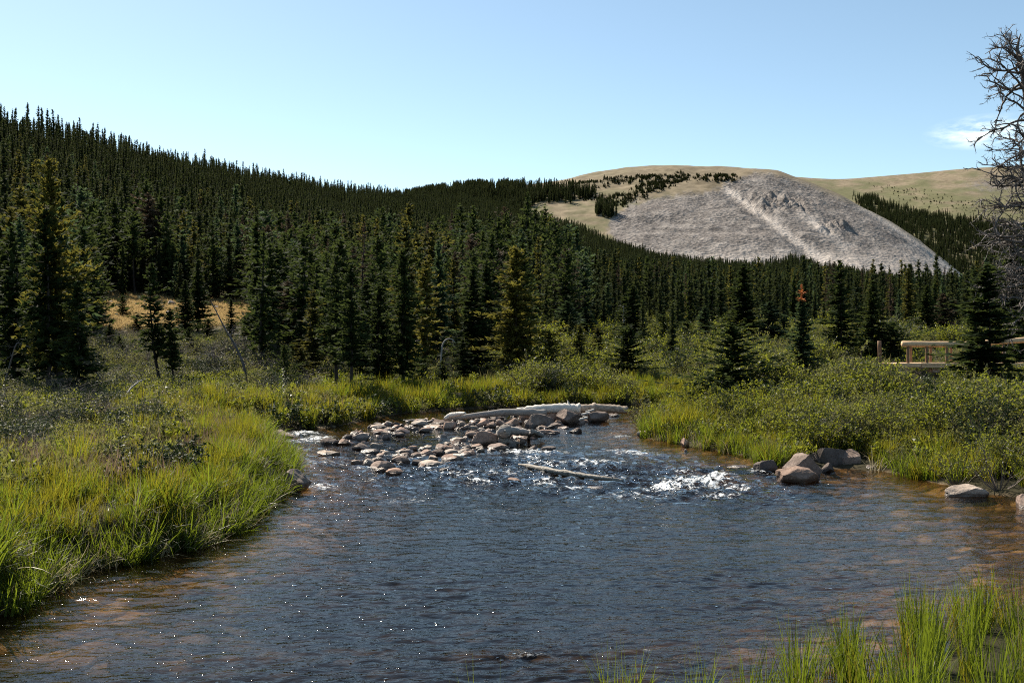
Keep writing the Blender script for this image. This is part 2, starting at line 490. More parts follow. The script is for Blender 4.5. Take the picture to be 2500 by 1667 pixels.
p.inputs['Specular IOR Level'].default_value = 0.15
n.links.new(col, p.inputs['Base Color'])
bm = n.nodes.new('ShaderNodeBump'); bm.inputs['Strength'].default_value = 0.6; bm.inputs['Distance'].default_value = 0.08
n.links.new(math_(n, 'SUBTRACT', f2, math_(n, 'MULTIPLY', crack, attr(n, 'bed'))), bm.inputs['Height'])
n.links.new(bm.outputs[0], p.inputs['Normal'])
n.links.new(p.outputs[0], out.inputs[0])

m, n, out = new_mat('hillside'); M['hillside'] = m
pos = geo_pos(n)
col = ramp(n, noise(n, 0.05, 6, 0.6, pos), [(0.35, (0.030, 0.028, 0.015)), (0.65, (0.075, 0.065, 0.034))])
p = n.nodes.new('ShaderNodeBsdfPrincipled'); p.inputs['Roughness'].default_value = 1.0; p.inputs['Specular IOR Level'].default_value = 0.05
n.links.new(col, p.inputs['Base Color']); n.links.new(p.outputs[0], out.inputs[0])

rows_g = np.concatenate([[0.05, 1.0, 2.5], np.geomspace(4.0, FOOT, 262)])
gx, gy, gq = polar_sheet(rows_g)
gs = stream_dist(gx, gy)
gzv = ground_z(gx, gy, gs)
gpx, gpy = to_px(gx, gy, gzv)
grho = np.hypot(gx, gy)
infr = gy > 5
dry = (infr & in_poly(gpx, gpy, [(215, 690), (620, 690), (620, 790), (420, 815), (240, 815), (215, 770)])) * sstep(85, 100, grho)
dry = np.clip(dry * (0.75 + 0.5 * perlin(gx / 6, gy / 6, 31)), 0, 1)
bed = sstep(0.12, -0.05, gs) if False else 1 - sstep(-0.05, 0.12, gs)
me = make_mesh('ground', np.stack([gx, gy, gzv], 1), gq, M['ground'], True, {'bed': bed, 'dry': dry})
tag(obj('ground', me), kind='structure')

rows_h = np.concatenate([np.geomspace(FOOT, 900, 96), np.geomspace(980, 9000, 12)])
hx, hy, hq = polar_sheet(rows_h)
hz = ground_z(hx, hy, np.full(hx.shape, 60.0))
rim = np.isclose(np.hypot(hx, hy), FOOT)
hz[rim] = ground_z(hx[rim] * 0.99999, hy[rim] * 0.99999, np.full(rim.sum(), 60.0))
me = make_mesh('hillside', np.stack([hx, hy, hz], 1), hq, M['hillside'], True)
tag(obj('hillside', me), kind='structure')

# ------------------------------------------------------------------ the bare mountain with its scree
DOME = np.array([(700, 560), (900, 512), (1050, 482), (1150, 470), (1250, 463), (1330, 453), (1400, 441), (1480, 423), (1560, 412.5), (1620, 411), (1700, 413),
                 (1800, 416), (1870, 419), (1930, 436), (2000, 462), (2100, 499), (2200, 557), (2300, 628), (2400, 705), (2520, 790), (2700, 820)], float)
RIDGE = np.array([(1500, 470), (1700, 445), (1870, 428), (1930, 431), (2000, 436.5), (2060, 438), (2120, 433), (2250, 422), (2340, 413), (2420, 408),
                  (2500, 404), (2700, 396), (3000, 392), (3600, 420)], float)
def mount_z(px, rho, table, r0, r1, zfoot, curve, seed, smoothk=25):
    row = np.interp(px, table[:, 0], table[:, 1])
    row = (row + np.interp(px - smoothk, table[:, 0], table[:, 1]) + np.interp(px + smoothk, table[:, 0], table[:, 1])) / 3
    ca = 1 / np.sqrt(1 + ((px - 1250) / F) ** 2)
    zc = EYE + (HOR - row) / F * r1 * ca
    t = np.clip((rho - r0) / (r1 - r0), 0, 1)
    zf = np.minimum(zfoot, zc - 2)
    g = curve(t)
    z = zf + (zc - zf) * g
    over = np.maximum(rho - r1, 0)
    return z - over * 0.12 - over ** 2 * 0.0004
dome_curve = lambda t: np.where(t < 0.78, 1.13 * t, 0.8814 + 0.1186 * (1 - ((1 - t) / 0.22) ** 1.55)) 
ridge_curve = lambda t: t ** 0.9

def dome_z(px, rho):
    x = rho * np.sin(np.arctan((px - 1250) / F)); y = rho * np.cos(np.arctan((px - 1250) / F))
    z = mount_z(px, rho, DOME, 600, 1150, 12.0, dome_curve, 1)
    ppx, ppy = to_px(x, y, z)
    # gullies and broken rock ribs
    crag = np.exp(-(((ppx - 1905) / 85) ** 2 + ((ppy - (492 + 0.10 * (ppx - 1905))) / 22) ** 2) * 1.2) \
        + 0.8 * np.exp(-(((ppx - 2035) / 36) ** 2 + ((ppy - 556) / 12) ** 2)) + 0.5 * np.exp(-(((ppx - 2280) / 30) ** 2 + ((ppy - 585) / 9) ** 2))
    z = z + crag * (15.0 * np.abs(perlin(x / 15, y / 34, 41)) + 9.0 * np.abs(perlin(x / 6, y / 14, 42)) - 5.0)
    gully = np.exp(-((ppx - (1745 + (ppy - 440) * 1.35)) / 26) ** 2) * sstep(430, 470, ppy) * 4.5 \
        + np.exp(-((ppx - (2060 + (ppy - 470) * 1.45)) / 22) ** 2) * sstep(460, 500, ppy) * 4.0
    z = z - gully
    z = z + 2.6 * fbm(x / 60, y / 60, 3, 44) * sstep(600, 700, rho) * (1 - sstep(1050, 1150, rho)) 
    rough = scree_mask(ppx, ppy)
    z = z + rough * (0.6 * fbm(x / 8, y / 14, 3, 47) + 0.5 * np.abs(perlin(x / 5.0, y / 9, 51)))
    return x, y, z

SCREE = [(1478, 545), (1500, 525), (1530, 503), (1575, 488), (1640, 476), (1700, 470), (1752, 462), (1775, 446), (1800, 440), (1812, 426), (1850, 421), (1900, 428),
         (1975, 450), (2040, 478), (2110, 505), (2180, 545), (2260, 600), (2330, 650), (2420, 715), (2500, 800), (1480, 800), (1440, 640), (1500, 600)]
def scree_mask(ppx, ppy):
    j = 13 * perlin(ppx / 34, ppy / 22, 61) + 9 * perlin(ppx / 9, ppy / 7, 62)
    d = poly_dist(ppx + j, ppy + j * 0.6, SCREE)
    return 1 - sstep(-12, 8, d)

pxs = np.arange(880, 2720, 3.0)
rws = np.concatenate([np.linspace(590, 1180, 190), np.linspace(1190, 1500, 12)])
rr, pp = np.meshgrid(rws, pxs, indexing='ij')
mx_, my_, mz_ = dome_z(pp.ravel(), rr.ravel())
ppx, ppy = to_px(mx_, my_, mz_)
scree = scree_mask(ppx, ppy)
path = np.exp(-((ppx - (1745 + (ppy - 440) * 1.35)) / 15) ** 2) * sstep(440, 470, ppy) + np.exp(-((ppx - (2060 + (ppy - 470) * 1.45)) / 15) ** 2) * sstep(470, 500, ppy)
path = path + 0.8 * np.exp(-((ppx - (1960 + (ppy - 520) * 1.2)) / 22) ** 2) * sstep(505, 540, ppy) * sstep(620, 560, ppy)
low = sstep(585, 640, ppy + 0.16 * (1900 - ppx) * 0 + 14 * perlin(ppx / 60, ppy / 25, 66))
light = np.clip(1.3 * path * (0.7 + 0.5 * perlin(ppx / 9, ppy / 9, 67)) + 0.55 * low + 0.5 * np.maximum(perlin(ppx / 40, ppy / 16, 68), 0), 0, 1)
green = np.clip(0.5 + 0.9 * perlin(ppx / 70, ppy / 14, 71) + 0.5 * perlin(ppx / 20, ppy / 8, 72), 0, 1) * (0.25 + 0.75 * sstep(440, 500, ppy)) * (1 - 0.8 * sstep(1560, 1700, ppx))
nr, nc = rr.shape
i = np.arange(nr - 1)[:, None]; j = np.arange(nc - 1)[None, :]
mq = np.stack([i * nc + j, (i + 1) * nc + j, (i + 1) * nc + j + 1, i * nc + j + 1], -1).reshape(-1, 4)[:, ::-1]

m, n, out = new_mat('mountain'); M['mountain'] = m
pos = geo_pos(n)
r1 = noise(n, 0.10, 8, 0.72, pos); r2 = noise(n, 0.45, 4, 0.7, pos); r3 = noise(n, 0.02, 4, 0.6, pos)
rock = ramp(n, math_(n, 'ADD', math_(n, 'MULTIPLY', r1, 0.5), math_(n, 'MULTIPLY', r2, 0.5)), [(0.38, (0.060, 0.053, 0.050)), (0.5, (0.155, 0.138, 0.128)), (0.63, (0.34, 0.305, 0.28))])
rock = mixc(n, attr(n, 'light'), rock, mixc(n, r2, (0.30, 0.265, 0.24), (0.52, 0.47, 0.43)))
rock = mixc(n, math_(n, 'MULTIPLY', maprange(n, r3, 0.5, 0.7), 0.35), rock, (0.22, 0.185, 0.165))
grass = ramp(n, r1, [(0.35, (0.135, 0.105, 0.066)), (0.65, (0.27, 0.215, 0.145))])
grass = mixc(n, math_(n, 'MULTIPLY', attr(n, 'green'), 0.75), grass, mixc(n, r1, (0.055, 0.068, 0.026), (0.15, 0.15, 0.065)))
col = mixc(n, attr(n, 'scree'), grass, rock)
p = n.nodes.new('ShaderNodeBsdfPrincipled'); p.inputs['Roughness'].default_value = 0.95; p.inputs['Specular IOR Level'].default_value = 0.1
n.links.new(col, p.inputs['Base Color'])
bm = n.nodes.new('ShaderNodeBump'); bm.inputs['Distance'].default_value = 3.0
vorr = n.nodes.new('ShaderNodeTexVoronoi'); vorr.inputs['Scale'].default_value = 0.33
n.links.new(pos, vorr.inputs['Vector'])
n.links.new(math_(n, 'ADD', r1, math_(n, 'MULTIPLY', vorr.outputs['Distance'], 0.55)), bm.inputs['Height'])
n.links.new(maprange(n, attr(n, 'scree'), 0, 1, 0.06, 0.8), bm.inputs['Strength'])
n.links.new(bm.outputs[0], p.inputs['Normal'])
n.links.new(p.outputs[0], out.inputs[0])
me = make_mesh('mountain', np.stack([mx_, my_, mz_], 1), mq, M['mountain'], True, {'scree': scree, 'light': light, 'green': green})
tag(obj('mountain', me), kind='structure')

def ridge_z(px, rho):
    x = rho * np.sin(np.arctan((px - 1250) / F)); y = rho * np.cos(np.arctan((px - 1250) / F))
    z = mount_z(px, rho, RIDGE, 1250, 2200, 60.0, ridge_curve, 2)
    z = z - np.maximum(1250 - rho, 0) * 0.6
    z = z + 5 * fbm(x / 160, y / 160, 3, 81) * sstep(1300, 1500, rho) * (1 - sstep(2050, 2200, rho))
    return x, y, z
pxs2 = np.arange(1500, 3600, 7.0)
rws2 = np.concatenate([[1100, 1200], np.linspace(1250, 2230, 90), np.linspace(2300, 3200, 8)])
rr2, pp2 = np.meshgrid(rws2, pxs2, indexing='ij')
rx_, ry_, rz_ = ridge_z(pp2.ravel(), rr2.ravel())
qpx, qpy = to_px(rx_, ry_, rz_)
green = np.clip(0.10 + 0.9 * sstep(425, 480, qpy - 0.02 * (qpx - 2100)) + 1.0 * fbm(qpx / 60, qpy / 10, 3, 83), 0, 1)
scr = np.clip(1.6 * np.exp(-(((qpx - 2430) / 60) ** 2 + ((qpy - 452) / 16) ** 2)) * (0.4 + perlin(qpx / 12, qpy / 6, 85)), 0, 0.8)
nr, nc = rr2.shape
i = np.arange(nr - 1)[:, None]; j = np.arange(nc - 1)[None, :]
mq2 = np.stack([i * nc + j, (i + 1) * nc + j, (i + 1) * nc + j + 1, i * nc + j + 1], -1).reshape(-1, 4)[:, ::-1]
me = make_mesh('ridge', np.stack([rx_, ry_, rz_], 1), mq2, M['mountain'], True, {'scree': scr, 'light': scr * 0, 'green': green})
tag(obj('ridge', me), kind='structure')

# ------------------------------------------------------------------ the stream
def blob(x, y, px, py, wpx, dpx):
    """soft patch at a place on the water, sized in photo pixels there"""
    cx, cyy = W(px, py); k = cyy / F
    y0 = W(px, py - dpx)[1]; y1 = W(px, py + dpx)[1]
    return np.exp(-(((x - cx) / (wpx * k)) ** 2 + ((y - cyy) / max(abs(y0 - y1) / 2, 0.05)) ** 2))
FOAM = [(1690, 1180, 70, 9, 1.0), (1740, 1168, 50, 9, 1.0), (1640, 1194, 60, 5, .9), (1800, 1190, 50, 7, .6), (1760, 1210, 60, 6, .5), (1670, 1150, 26, 4, .8), (1610, 1190, 40, 5, .7),
        (740, 1058, 36, 5, 1.0), (775, 1072, 34, 7, .95), (700, 1076, 40, 3, .5), (1255, 1103, 60, 5, .65), (1340, 1105, 50, 7, .6), (1290, 1117, 40, 4, .55), (1520, 1103, 40, 4, .7),
        (1580, 1108, 40, 5, .6), (1515, 1065, 26, 2.5, .7), (1330, 1131, 40, 5, .6), (1430, 1130, 60, 6, .55), (1500, 1128, 50, 7, .5), (1330, 1178, 30, 6, .65), (1175, 1176, 36, 5, .6),
        (1120, 1155, 50, 8, .55), (1500, 1168, 24, 5, .8), (1060, 1145, 40, 5, .5), (780, 1188, 40, 8, .45), (900, 1175, 40, 6, .35), (1870, 1150, 40, 5, .6), (1920, 1172, 34, 4, .5),
        (800, 1132, 60, 4, .4), (900, 1140, 40, 4, .45), (1010, 1120, 40, 5, .4), (960, 1112, 30, 4, .4), (1240, 1150, 60, 8, .4), (1390, 1190, 60, 7, .42), (1560, 1210, 80, 10, .4), (830, 1078, 30, 4, .5),
        (1000, 1222, 90, 10, .25), (1290, 1600, 60, 5, .28), (1560, 1590, 40, 4, .3), (1210, 1250, 160, 20, .15)]
RAPID = [(1500, 1150, 420, 55, 1.0), (1150, 1150, 330, 40, .8), (820, 1110, 220, 50, .65), (1730, 1190, 170, 30, 1.0), (1450, 1060, 200, 20, .4), (740, 1062, 60, 12, .8), (1300, 1600, 220, 18, .55), (850, 1200, 200, 40, .4)]
tw = np.radians(np.concatenate([np.arange(-66, -29, 0.8), np.arange(-29, 29.4, 0.085), np.arange(29.4, 50, 0.8)]))
rw = np.concatenate([np.geomspace(3.2, 6.6, 20)[:-1], F * EYE / np.linspace(F * EYE / 6.6, F * EYE / 38, 400), np.geomspace(38.5, 56, 24)])
rr3, tt3 = np.meshgrid(rw, tw, indexing='ij')
wx = (rr3 * np.tan(tt3)).ravel(); wy = rr3.ravel().copy()
ws = stream_dist(wx, wy)
rap = sum(a * blob(wx, wy, x, y, w_, d_) for x, y, w_, d_, a in RAPID)
rap = np.clip(rap, 0, 1.3)
fo = np.clip(sum(a * blob(wx, wy, x, y, w_, d_) for x, y, w_, d_, a in FOAM), 0, 1.2)
dist_fade = 1 - 0.55 * sstep(10, 30, wy)
calm = sstep(1.9, 5.0, wx) * sstep(11.5, 9.0, wy) * 0.0 + np.exp(-(((wx - 6.5) / 3.2) ** 2 + ((wy - 13.2) / 2.3) ** 2))
left_calm = np.exp(-(((wx + 4.6) / 2.2) ** 2 + ((wy - 8.6) / 1.6) ** 2))
# running ripples: short, wide across the current, drifting left in the foreground
rot = math.radians(8)
ux = wx * math.cos(rot) + wy * math.sin(rot); uy = -wx * math.sin(rot) + wy * math.cos(rot)
chop = 1.0 - 0.55 * np.clip(calm, 0, 1)
flow = 0.6 + 0.55 * fbm(wx * 0.33, wy * 0.33, 2, 99)          # gusts and slicks
z = chop * flow * (0.0150 * fbm(ux * 2.6, uy * 5.4, 3, 101, 0.6) + 0.012 * perlin(ux * 0.7, uy * 1.5, 104))
z += np.clip(calm + 0.6 * left_calm, 0, 1) * 0.007 * np.sin(uy * 10 + 3.2 * perlin(ux * 0.55, uy * 0.8, 108) + 0.8 * ux)
z += rap * (0.045 * fbm(wx * 1.25, wy * 1.7, 3, 110, 0.6) + 0.045 * fbm(wx * 2.6, wy * 4.0, 2, 115, 0.6))
z += fo * (0.06 * np.abs(fbm(wx * 4.2, wy * 4.2, 3, 120, 0.6)) + 0.02)
deep = sstep(0.3, 2.8, -ws) * (1 - 0.75 * np.clip(1.3 * calm + 0.25 * left_calm, 0, 1))
deep = np.maximum(deep, sstep(8.0, 6.9, wy) * sstep(2.4, 1.2, wx))
keep_v = ws < 0.5
nr, nc = rr3.shape
i = np.arange(nr - 1)[:, None]; j = np.arange(nc - 1)[None, :]
wq = np.stack([i * nc + j, (i + 1) * nc + j, (i + 1) * nc + j + 1, i * nc + j + 1], -1).reshape(-1, 4)[:, ::-1]
wq = wq[keep_v[wq].any(1)]
used = np.unique(wq); remap = np.full(len(wx), -1); remap[used] = np.arange(len(used))
wq = remap[wq]

m, n, out = new_mat('water'); M['water'] = m
pos = geo_pos(n)
mp = n.nodes.new('ShaderNodeMapping'); mp.inputs['Scale'].default_value = (0.55, 1.0, 1.0); mp.inputs['Rotation'].default_value = (0, 0, math.radians(8))
n.links.new(pos, mp.inputs['Vector'])
b1 = noise(n, 8.0, 4, 0.58, mp.outputs[0]); b2 = noise(n, 17.0, 2, 0.5, pos)
bm = n.nodes.new('ShaderNodeBump'); bm.inputs['Strength'].default_value = 1.0; bm.inputs['Distance'].default_value = 0.030
spk = maprange(n, math_(n, 'ADD', noise(n, 15.0, 1, 0.5, pos), math_(n, 'MULTIPLY', attr(n, 'rapid'), 0.085)), 0.66, 0.80, 0.0, 0.62)       # sparse sharp wavelets that catch the sun
hgt = math_(n, 'ADD', b1, math_(n, 'MULTIPLY', b2, math_(n, 'ADD', 0.08, math_(n, 'MULTIPLY', attr(n, 'rapid'), 0.28))))
hgt = math_(n, 'ADD', hgt, spk)
n.links.new(hgt, bm.inputs['Height'])
n.links.new(maprange(n, attr(n, 'rapid'), 0, 1, 0.45, 1.0), bm.inputs['Strength'])
tr = n.nodes.new('ShaderNodeBsdfTransparent')      # brown mountain water: the deeper, the less of the bed shows
n.links.new(mixc(n, attr(n, 'deep'), (0.78, 0.64, 0.44), (0.22, 0.198, 0.165)), tr.inputs['Color'])
gl = n.nodes.new('ShaderNodeBsdfGlossy'); gl.inputs['Roughness'].default_value = 0.05
gl.inputs['Color'].default_value = (1, 1, 1, 1)
n.links.new(bm.outputs[0], gl.inputs['Normal'])
fr = n.nodes.new('ShaderNodeFresnel'); fr.inputs['IOR'].default_value = 1.33
n.links.new(bm.outputs[0], fr.inputs['Normal'])
m1 = n.nodes.new('ShaderNodeMixShader')
n.links.new(math_(n, 'MULTIPLY', fr.outputs[0], 0.78), m1.inputs[0]); n.links.new(tr.outputs[0], m1.inputs[1]); n.links.new(gl.outputs[0], m1.inputs[2])
fd = n.nodes.new('ShaderNodeBsdfPrincipled'); fd.inputs['Base Color'].default_value = (0.80, 0.82, 0.83, 1); fd.inputs['Roughness'].default_value = 0.4
n.links.new(bm.outputs[0], fd.inputs['Normal'])
fmp = n.nodes.new('ShaderNodeMapping'); fmp.inputs['Scale'].default_value = (0.8, 1.0, 1.0)
n.links.new(pos, fmp.inputs['Vector'])
fn = noise(n, 9.0, 8, 0.80, fmp.outputs[0])
fmask = maprange(n, math_(n, 'ADD', math_(n, 'MULTIPLY', attr(n, 'foam'), 0.105), fn), 0.575, 0.625)
fmask = math_(n, 'MULTIPLY', fmask, maprange(n, attr(n, 'foam'), 0.10, 0.35))
m2 = n.nodes.new('ShaderNodeMixShader')
n.links.new(fmask, m2.inputs[0]); n.links.new(m1.outputs[0], m2.inputs[1]); n.links.new(fd.outputs[0], m2.inputs[2])
n.links.new(m2.outputs[0], out.inputs[0])
me = make_mesh('stream', np.stack([wx, wy, z], 1)[used], wq, M['water'], True, {'foam': fo[used], 'rapid': rap[used], 'deep': deep[used]})
tag(obj('stream', me), kind='structure')
# ------------------------------------------------------------------ plant geometry
def rhombs(C, L, Wd, back=0.3):
    """C centres, L long-axis vectors, Wd width vectors -> 4 verts each"""
    V = np.stack([C - L * back, C + Wd, C + L * (1 - back), C - Wd], 1).reshape(-1, 3)
    q = np.arange(len(C) * 4).reshape(-1, 4)
    return V, q

def unit(v):
    return v / (np.linalg.norm(v, axis=-1, keepdims=True) + 1e-9)

def spruce_crown(seed, Rr=0.16, cb=0.08, whorls=34, per=6, spr=7, gap=0.2, size=1.0, power=0.8, droop=0.35, clump=0.35, lean_side=0.0):
    """needle sprays of a spruce of height 1; Rr half width, cb where the crown begins"""
    r = np.random.default_rng(seed)
    Cs, Ls, Ws, Ts = [], [], [], []
    t = cb + (1 - cb) * (np.linspace(0, 1, whorls) ** 0.92)
    lob_a = r.uniform(0, 6.28, 3); lob_p = r.uniform(3, 9, 3)
    for k, tz in enumerate(t):
        u = (tz - cb) / (1 - cb)
        env = (1 - u) ** power * min(1.0, 0.55 + 2.2 * u) + 0.012
        np_ = max(3, int(per * (0.6 + 0.6 * (1 - u))))
        a0 = r.uniform(0, 6.28)
        for b in range(np_):
            if r.random() < gap * (1.0 if u < 0.85 else 0.2):
                continue
            a = a0 + b * 6.283 / np_ + r.normal(0, 0.25)
            lob = 1 + clump * math.sin(a * 2 + lob_a[0] + tz * lob_p[0]) * 0.6 + clump * math.sin(a + lob_a[1] + tz * lob_p[1] * 3) * 0.7
            ln = Rr * env * r.uniform(0.62, 1.15) * max(0.35, lob) * (1 + lean_side * math.cos(a))
            el = -droop * (1 - u) ** 0.7 + 0.75 * u ** 2 + r.normal(0, 0.10)
            s = np.linspace(0.12, 1.0, max(2, int(spr * (0.35 + 0.65 * env))))
            s = s + r.normal(0, 0.03, len(s))
            d = np.array([math.cos(a), math.sin(a), 0.0]); side = np.array([-math.sin(a), math.cos(a), 0.0])
            P = d[None] * (ln * s)[:, None]
            P[:, 2] = tz + r.normal(0, 0.38) * (1 - cb) / whorls + ln * (np.sin(el) * s + 0.28 * s ** 2 * (1 - u)) + r.normal(0, 0.0025, len(s))
            for sg in (-1, 1):
                m_ = len(s)
                sz = size * (0.022 + 0.014 * r.random(m_)) * (0.55 + 0.75 * env ** 0.5) * (1.1 - 0.35 * s)
                dirv = unit(d[None] * (0.75 + 0.3 * r.random((m_, 1))) + side[None] * sg * r.uniform(0.25, 1.0, (m_, 1)) + np.array([0, 0, 1.0])[None] * r.normal(-0.10 + 0.6 * u, 0.46, (m_, 1)))
                wv_ = unit(np.cross(dirv, np.array([0, 0, 1.0])[None] + r.normal(0, 0.55, (m_, 3))))
                Cs.append(P + r.normal(0, 0.0045 * size, (m_, 3))); Ls.append(dirv * (sz * 1.75)[:, None]); Ws.append(wv_ * (sz * 0.42)[:, None])
                Ts.append(np.clip(0.42 + 0.30 * (s - 0.5) + r.normal(0, 0.17, m_), 0, 1))
    # leader
    m_ = 8
    zz = np.linspace(0.955, 1.0, m_)
    Cs.append(np.stack([r.normal(0, .0015, m_), r.normal(0, .0015, m_), zz], 1))
    Ls.append(np.stack([r.normal(0, .006, m_), r.normal(0, .006, m_), np.full(m_, .02)], 1)); Ws.append(unit(r.normal(0, 1, (m_, 3)) * [1, 1, 0.1]) * 0.004)
    Ts.append(np.full(m_, 0.6))
    C = np.concatenate(Cs); V, q = rhombs(C, np.concatenate(Ls), np.concatenate(Ws))
    return V, q, np.repeat(np.concatenate(Ts), 4)

def tube(path, rad, k=6, cap=True):
    path = np.asarray(path, float); rad = np.asarray(rad, float)
    m_ = len(path)
    T = np.gradient(path, axis=0); T = unit(T)
    up = np.array([0.0, 0, 1.0]) if abs(T[0][2]) < 0.9 else np.array([1.0, 0, 0])
    Vs = []
    for i in range(m_):
        a = unit(np.cross(T[i], up)); b = np.cross(T[i], a); up = unit(-np.cross(T[i], a)) if False else up - T[i] * np.dot(up, T[i]); up = unit(up)
        a = unit(np.cross(T[i], up)); b = up
        ang = np.arange(k) * 2 * np.pi / k
        Vs.append(path[i] + rad[i] * (np.cos(ang)[:, None] * a + np.sin(ang)[:, None] * b))
    V = np.concatenate(Vs)
    i = np.arange(m_ - 1)[:, None] * k; j = np.arange(k)[None]
    q = np.stack([i + j, i + (j + 1) % k, i + k + (j + 1) % k, i + k + j], -1).reshape(-1, 4)
    return V, q

class MB:
    """collects tubes and quads into one mesh"""
    def __init__(s): s.V = []; s.Q = []; s.T = []; s.n = 0
    def add(s, V, q, t=0.5):
        s.V.append(V); s.Q.append(q + s.n); s.n += len(V)
        s.T.append(np.full(len(V), t) if np.isscalar(t) else t)
    def mesh(s, name, mat, smooth=False):
        return make_mesh(name, np.concatenate(s.V), [np.concatenate(s.Q)], mat, smooth, {'tint': np.concatenate(s.T)})

def trunk_mesh(seed, r0=0.018, bend=0.01):
    r = np.random.default_rng(seed)
    zz = np.linspace(-0.02, 0.97, 9)
    path = np.stack([bend * np.cumsum(r.normal(0, 1, 9)) * 0.5, bend * np.cumsum(r.normal(0, 1, 9)) * 0.5, zz], 1)
    path[:2, :2] = 0
    mb = MB()
    V, q = tube(path, np.maximum(r0 * (1 - zz * 0.97) * (1 + 0.5 * np.exp(-np.maximum(zz, 0) * 28)), 0.0012), 7); mb.add(V, q)
    # short dead stubs under the crown
    for k in range(14):
        z = r.uniform(0.03, 0.30); a = r.uniform(0, 6.28); L = r.uniform(0.02, 0.075)
        p0 = np.array([0, 0, z]); p1 = p0 + np.array([math.cos(a) * L, math.sin(a) * L, r.normal(-0.01, 0.012)])
        pm = (p0 + p1) / 2 + r.normal(0, 0.004, 3)
        V, q = tube([p0, pm, p1], [0.0028, 0.0018, 0.0006], 3); mb.add(V, q)
    return mb.mesh('trunk', M['bark'], True)

CR = {}   # crown shapes, kept as arrays; a mesh per shape and colour
CR_SPEC = {
    'dense':   dict(Rr=0.17, cb=0.05, whorls=44, per=7, spr=11, gap=0.16, size=0.85, power=0.80, droop=0.30, clump=0.45),
    'dense2':  dict(Rr=0.15, cb=0.08, whorls=44, per=6, spr=10, gap=0.24, size=0.85, power=0.66, droop=0.35, clump=0.60),
    'sparse':  dict(Rr=0.15, cb=0.16, whorls=40, per=6, spr=10, gap=0.36, size=0.85, power=0.6, droop=0.40, clump=0.70),
    'sparse2': dict(Rr=0.14, cb=0.24, whorls=38, per=6, spr=10, gap=0.36, size=0.85, power=0.5, droop=0.32, clump=0.70),
    'narrow':  dict(Rr=0.10, cb=0.08, whorls=46, per=6, spr=8, gap=0.24, size=0.75, power=0.55, droop=0.35, clump=0.55),
    'bushy':   dict(Rr=0.36, cb=0.02, whorls=34, per=9, spr=13, gap=0.34, size=1.1, power=0.50, droop=0.06, clump=0.95),
    'lop':     dict(Rr=0.20, cb=0.12, whorls=48, per=7, spr=13, gap=0.28, size=0.75, power=0.50, droop=0.42, clump=0.70),
    'high':    dict(Rr=0.17, cb=0.46, whorls=28, per=6, spr=9, gap=0.25, size=0.9, power=0.6, droop=0.30, clump=0.5),
}
CRM = {}
def crown_mesh(kind, color, seed=0):
    key = (kind, color, seed)
    if key not in CRM:
        if (kind, seed) not in CR:
            CR[(kind, seed)] = spruce_crown(100 + seed * 17 + list(CR_SPEC).index(kind), **CR_SPEC[kind])
        V, q, t = CR[(kind, seed)]
        CRM[key] = make_mesh('crown', V, [q], M[color], False, {'tint': t})
    return CRM[key]
TRM = [trunk_mesh(300 + k) for k in range(4)]

def spruce(px, ybase, ytop, wpx, kind='dense', color='spruce_dark', label='', cat='tree', group=None, lean=0.0, seed=0, d=None, name='spruce_tree', rz=None):
    if d is None:
        x, y, z = ground_hit(px, ybase)
    else:
        y = d; x = (px - 1250) / F * d; z = gz(x, y)
    H = (EYE + (HOR - ytop) / F * y) - z
    half = wpx / 2 / F * y
    sxy = half / CR_SPEC[kind]['Rr'] * 1.18
    e = empty(name, (x, y, z), (0, math.radians(lean), 0))
    tag(e, label, cat, group)
    rz = random.uniform(0, 6.28) if rz is None else rz
    obj('trunk', TRM[random.randrange(4)], e, (0, 0, -0.02 * H), (0, 0, rz), (H * 0.8, H * 0.8, H))
    obj('crown', crown_mesh(kind, color, seed), e, (0, 0, 0), (0, 0, rz), (sxy, sxy, H))
    return e

# ---- scattering of many small plants: one object, its copies made by geometry nodes
def proto_coll(name, meshes):
    c = bpy.data.collections.new(name)
    for k, me in enumerate(meshes):
        o = bpy.data.objects.new('%s_%02d' % (name, k), me)
        c.objects.link(o)
    return c
_groups = {}
def scatter_group(coll):
    if coll.name in _groups: return _groups[coll.name]
    g = bpy.data.node_groups.new('scatter_' + coll.name, 'GeometryNodeTree')
    g.interface.new_socket('Geometry', in_out='INPUT', socket_type='NodeSocketGeometry')
    g.interface.new_socket('Geometry', in_out='OUTPUT', socket_type='NodeSocketGeometry')
    i = g.nodes.new('NodeGroupInput'); o = g.nodes.new('NodeGroupOutput')
    ci = g.nodes.new('GeometryNodeCollectionInfo'); ci.inputs['Collection'].default_value = coll
    ci.inputs['Separate Children'].default_value = True; ci.inputs['Reset Children'].default_value = True
    iop = g.nodes.new('GeometryNodeInstanceOnPoints'); iop.inputs['Pick Instance'].default_value = True
    def na(nm, ty):
        a = g.nodes.new('GeometryNodeInputNamedAttribute'); a.data_type = ty; a.inputs['Name'].default_value = nm
        return a.outputs['Attribute']
    f2i = g.nodes.new('FunctionNodeFloatToInt'); g.links.new(na('idx', 'FLOAT'), f2i.inputs[0])
    e2r = g.nodes.new('FunctionNodeEulerToRotation'); g.links.new(na('rot', 'FLOAT_VECTOR'), e2r.inputs[0])
    g.links.new(i.outputs[0], iop.inputs['Points'])
    g.links.new(ci.outputs[0], iop.inputs['Instance'])
    g.links.new(f2i.outputs[0], iop.inputs['Instance Index'])
    g.links.new(e2r.outputs[0], iop.inputs['Rotation'])
    g.links.new(na('scl', 'FLOAT_VECTOR'), iop.inputs['Scale'])
    g.links.new(iop.outputs[0], o.inputs[0])
    _groups[coll.name] = g
    return g
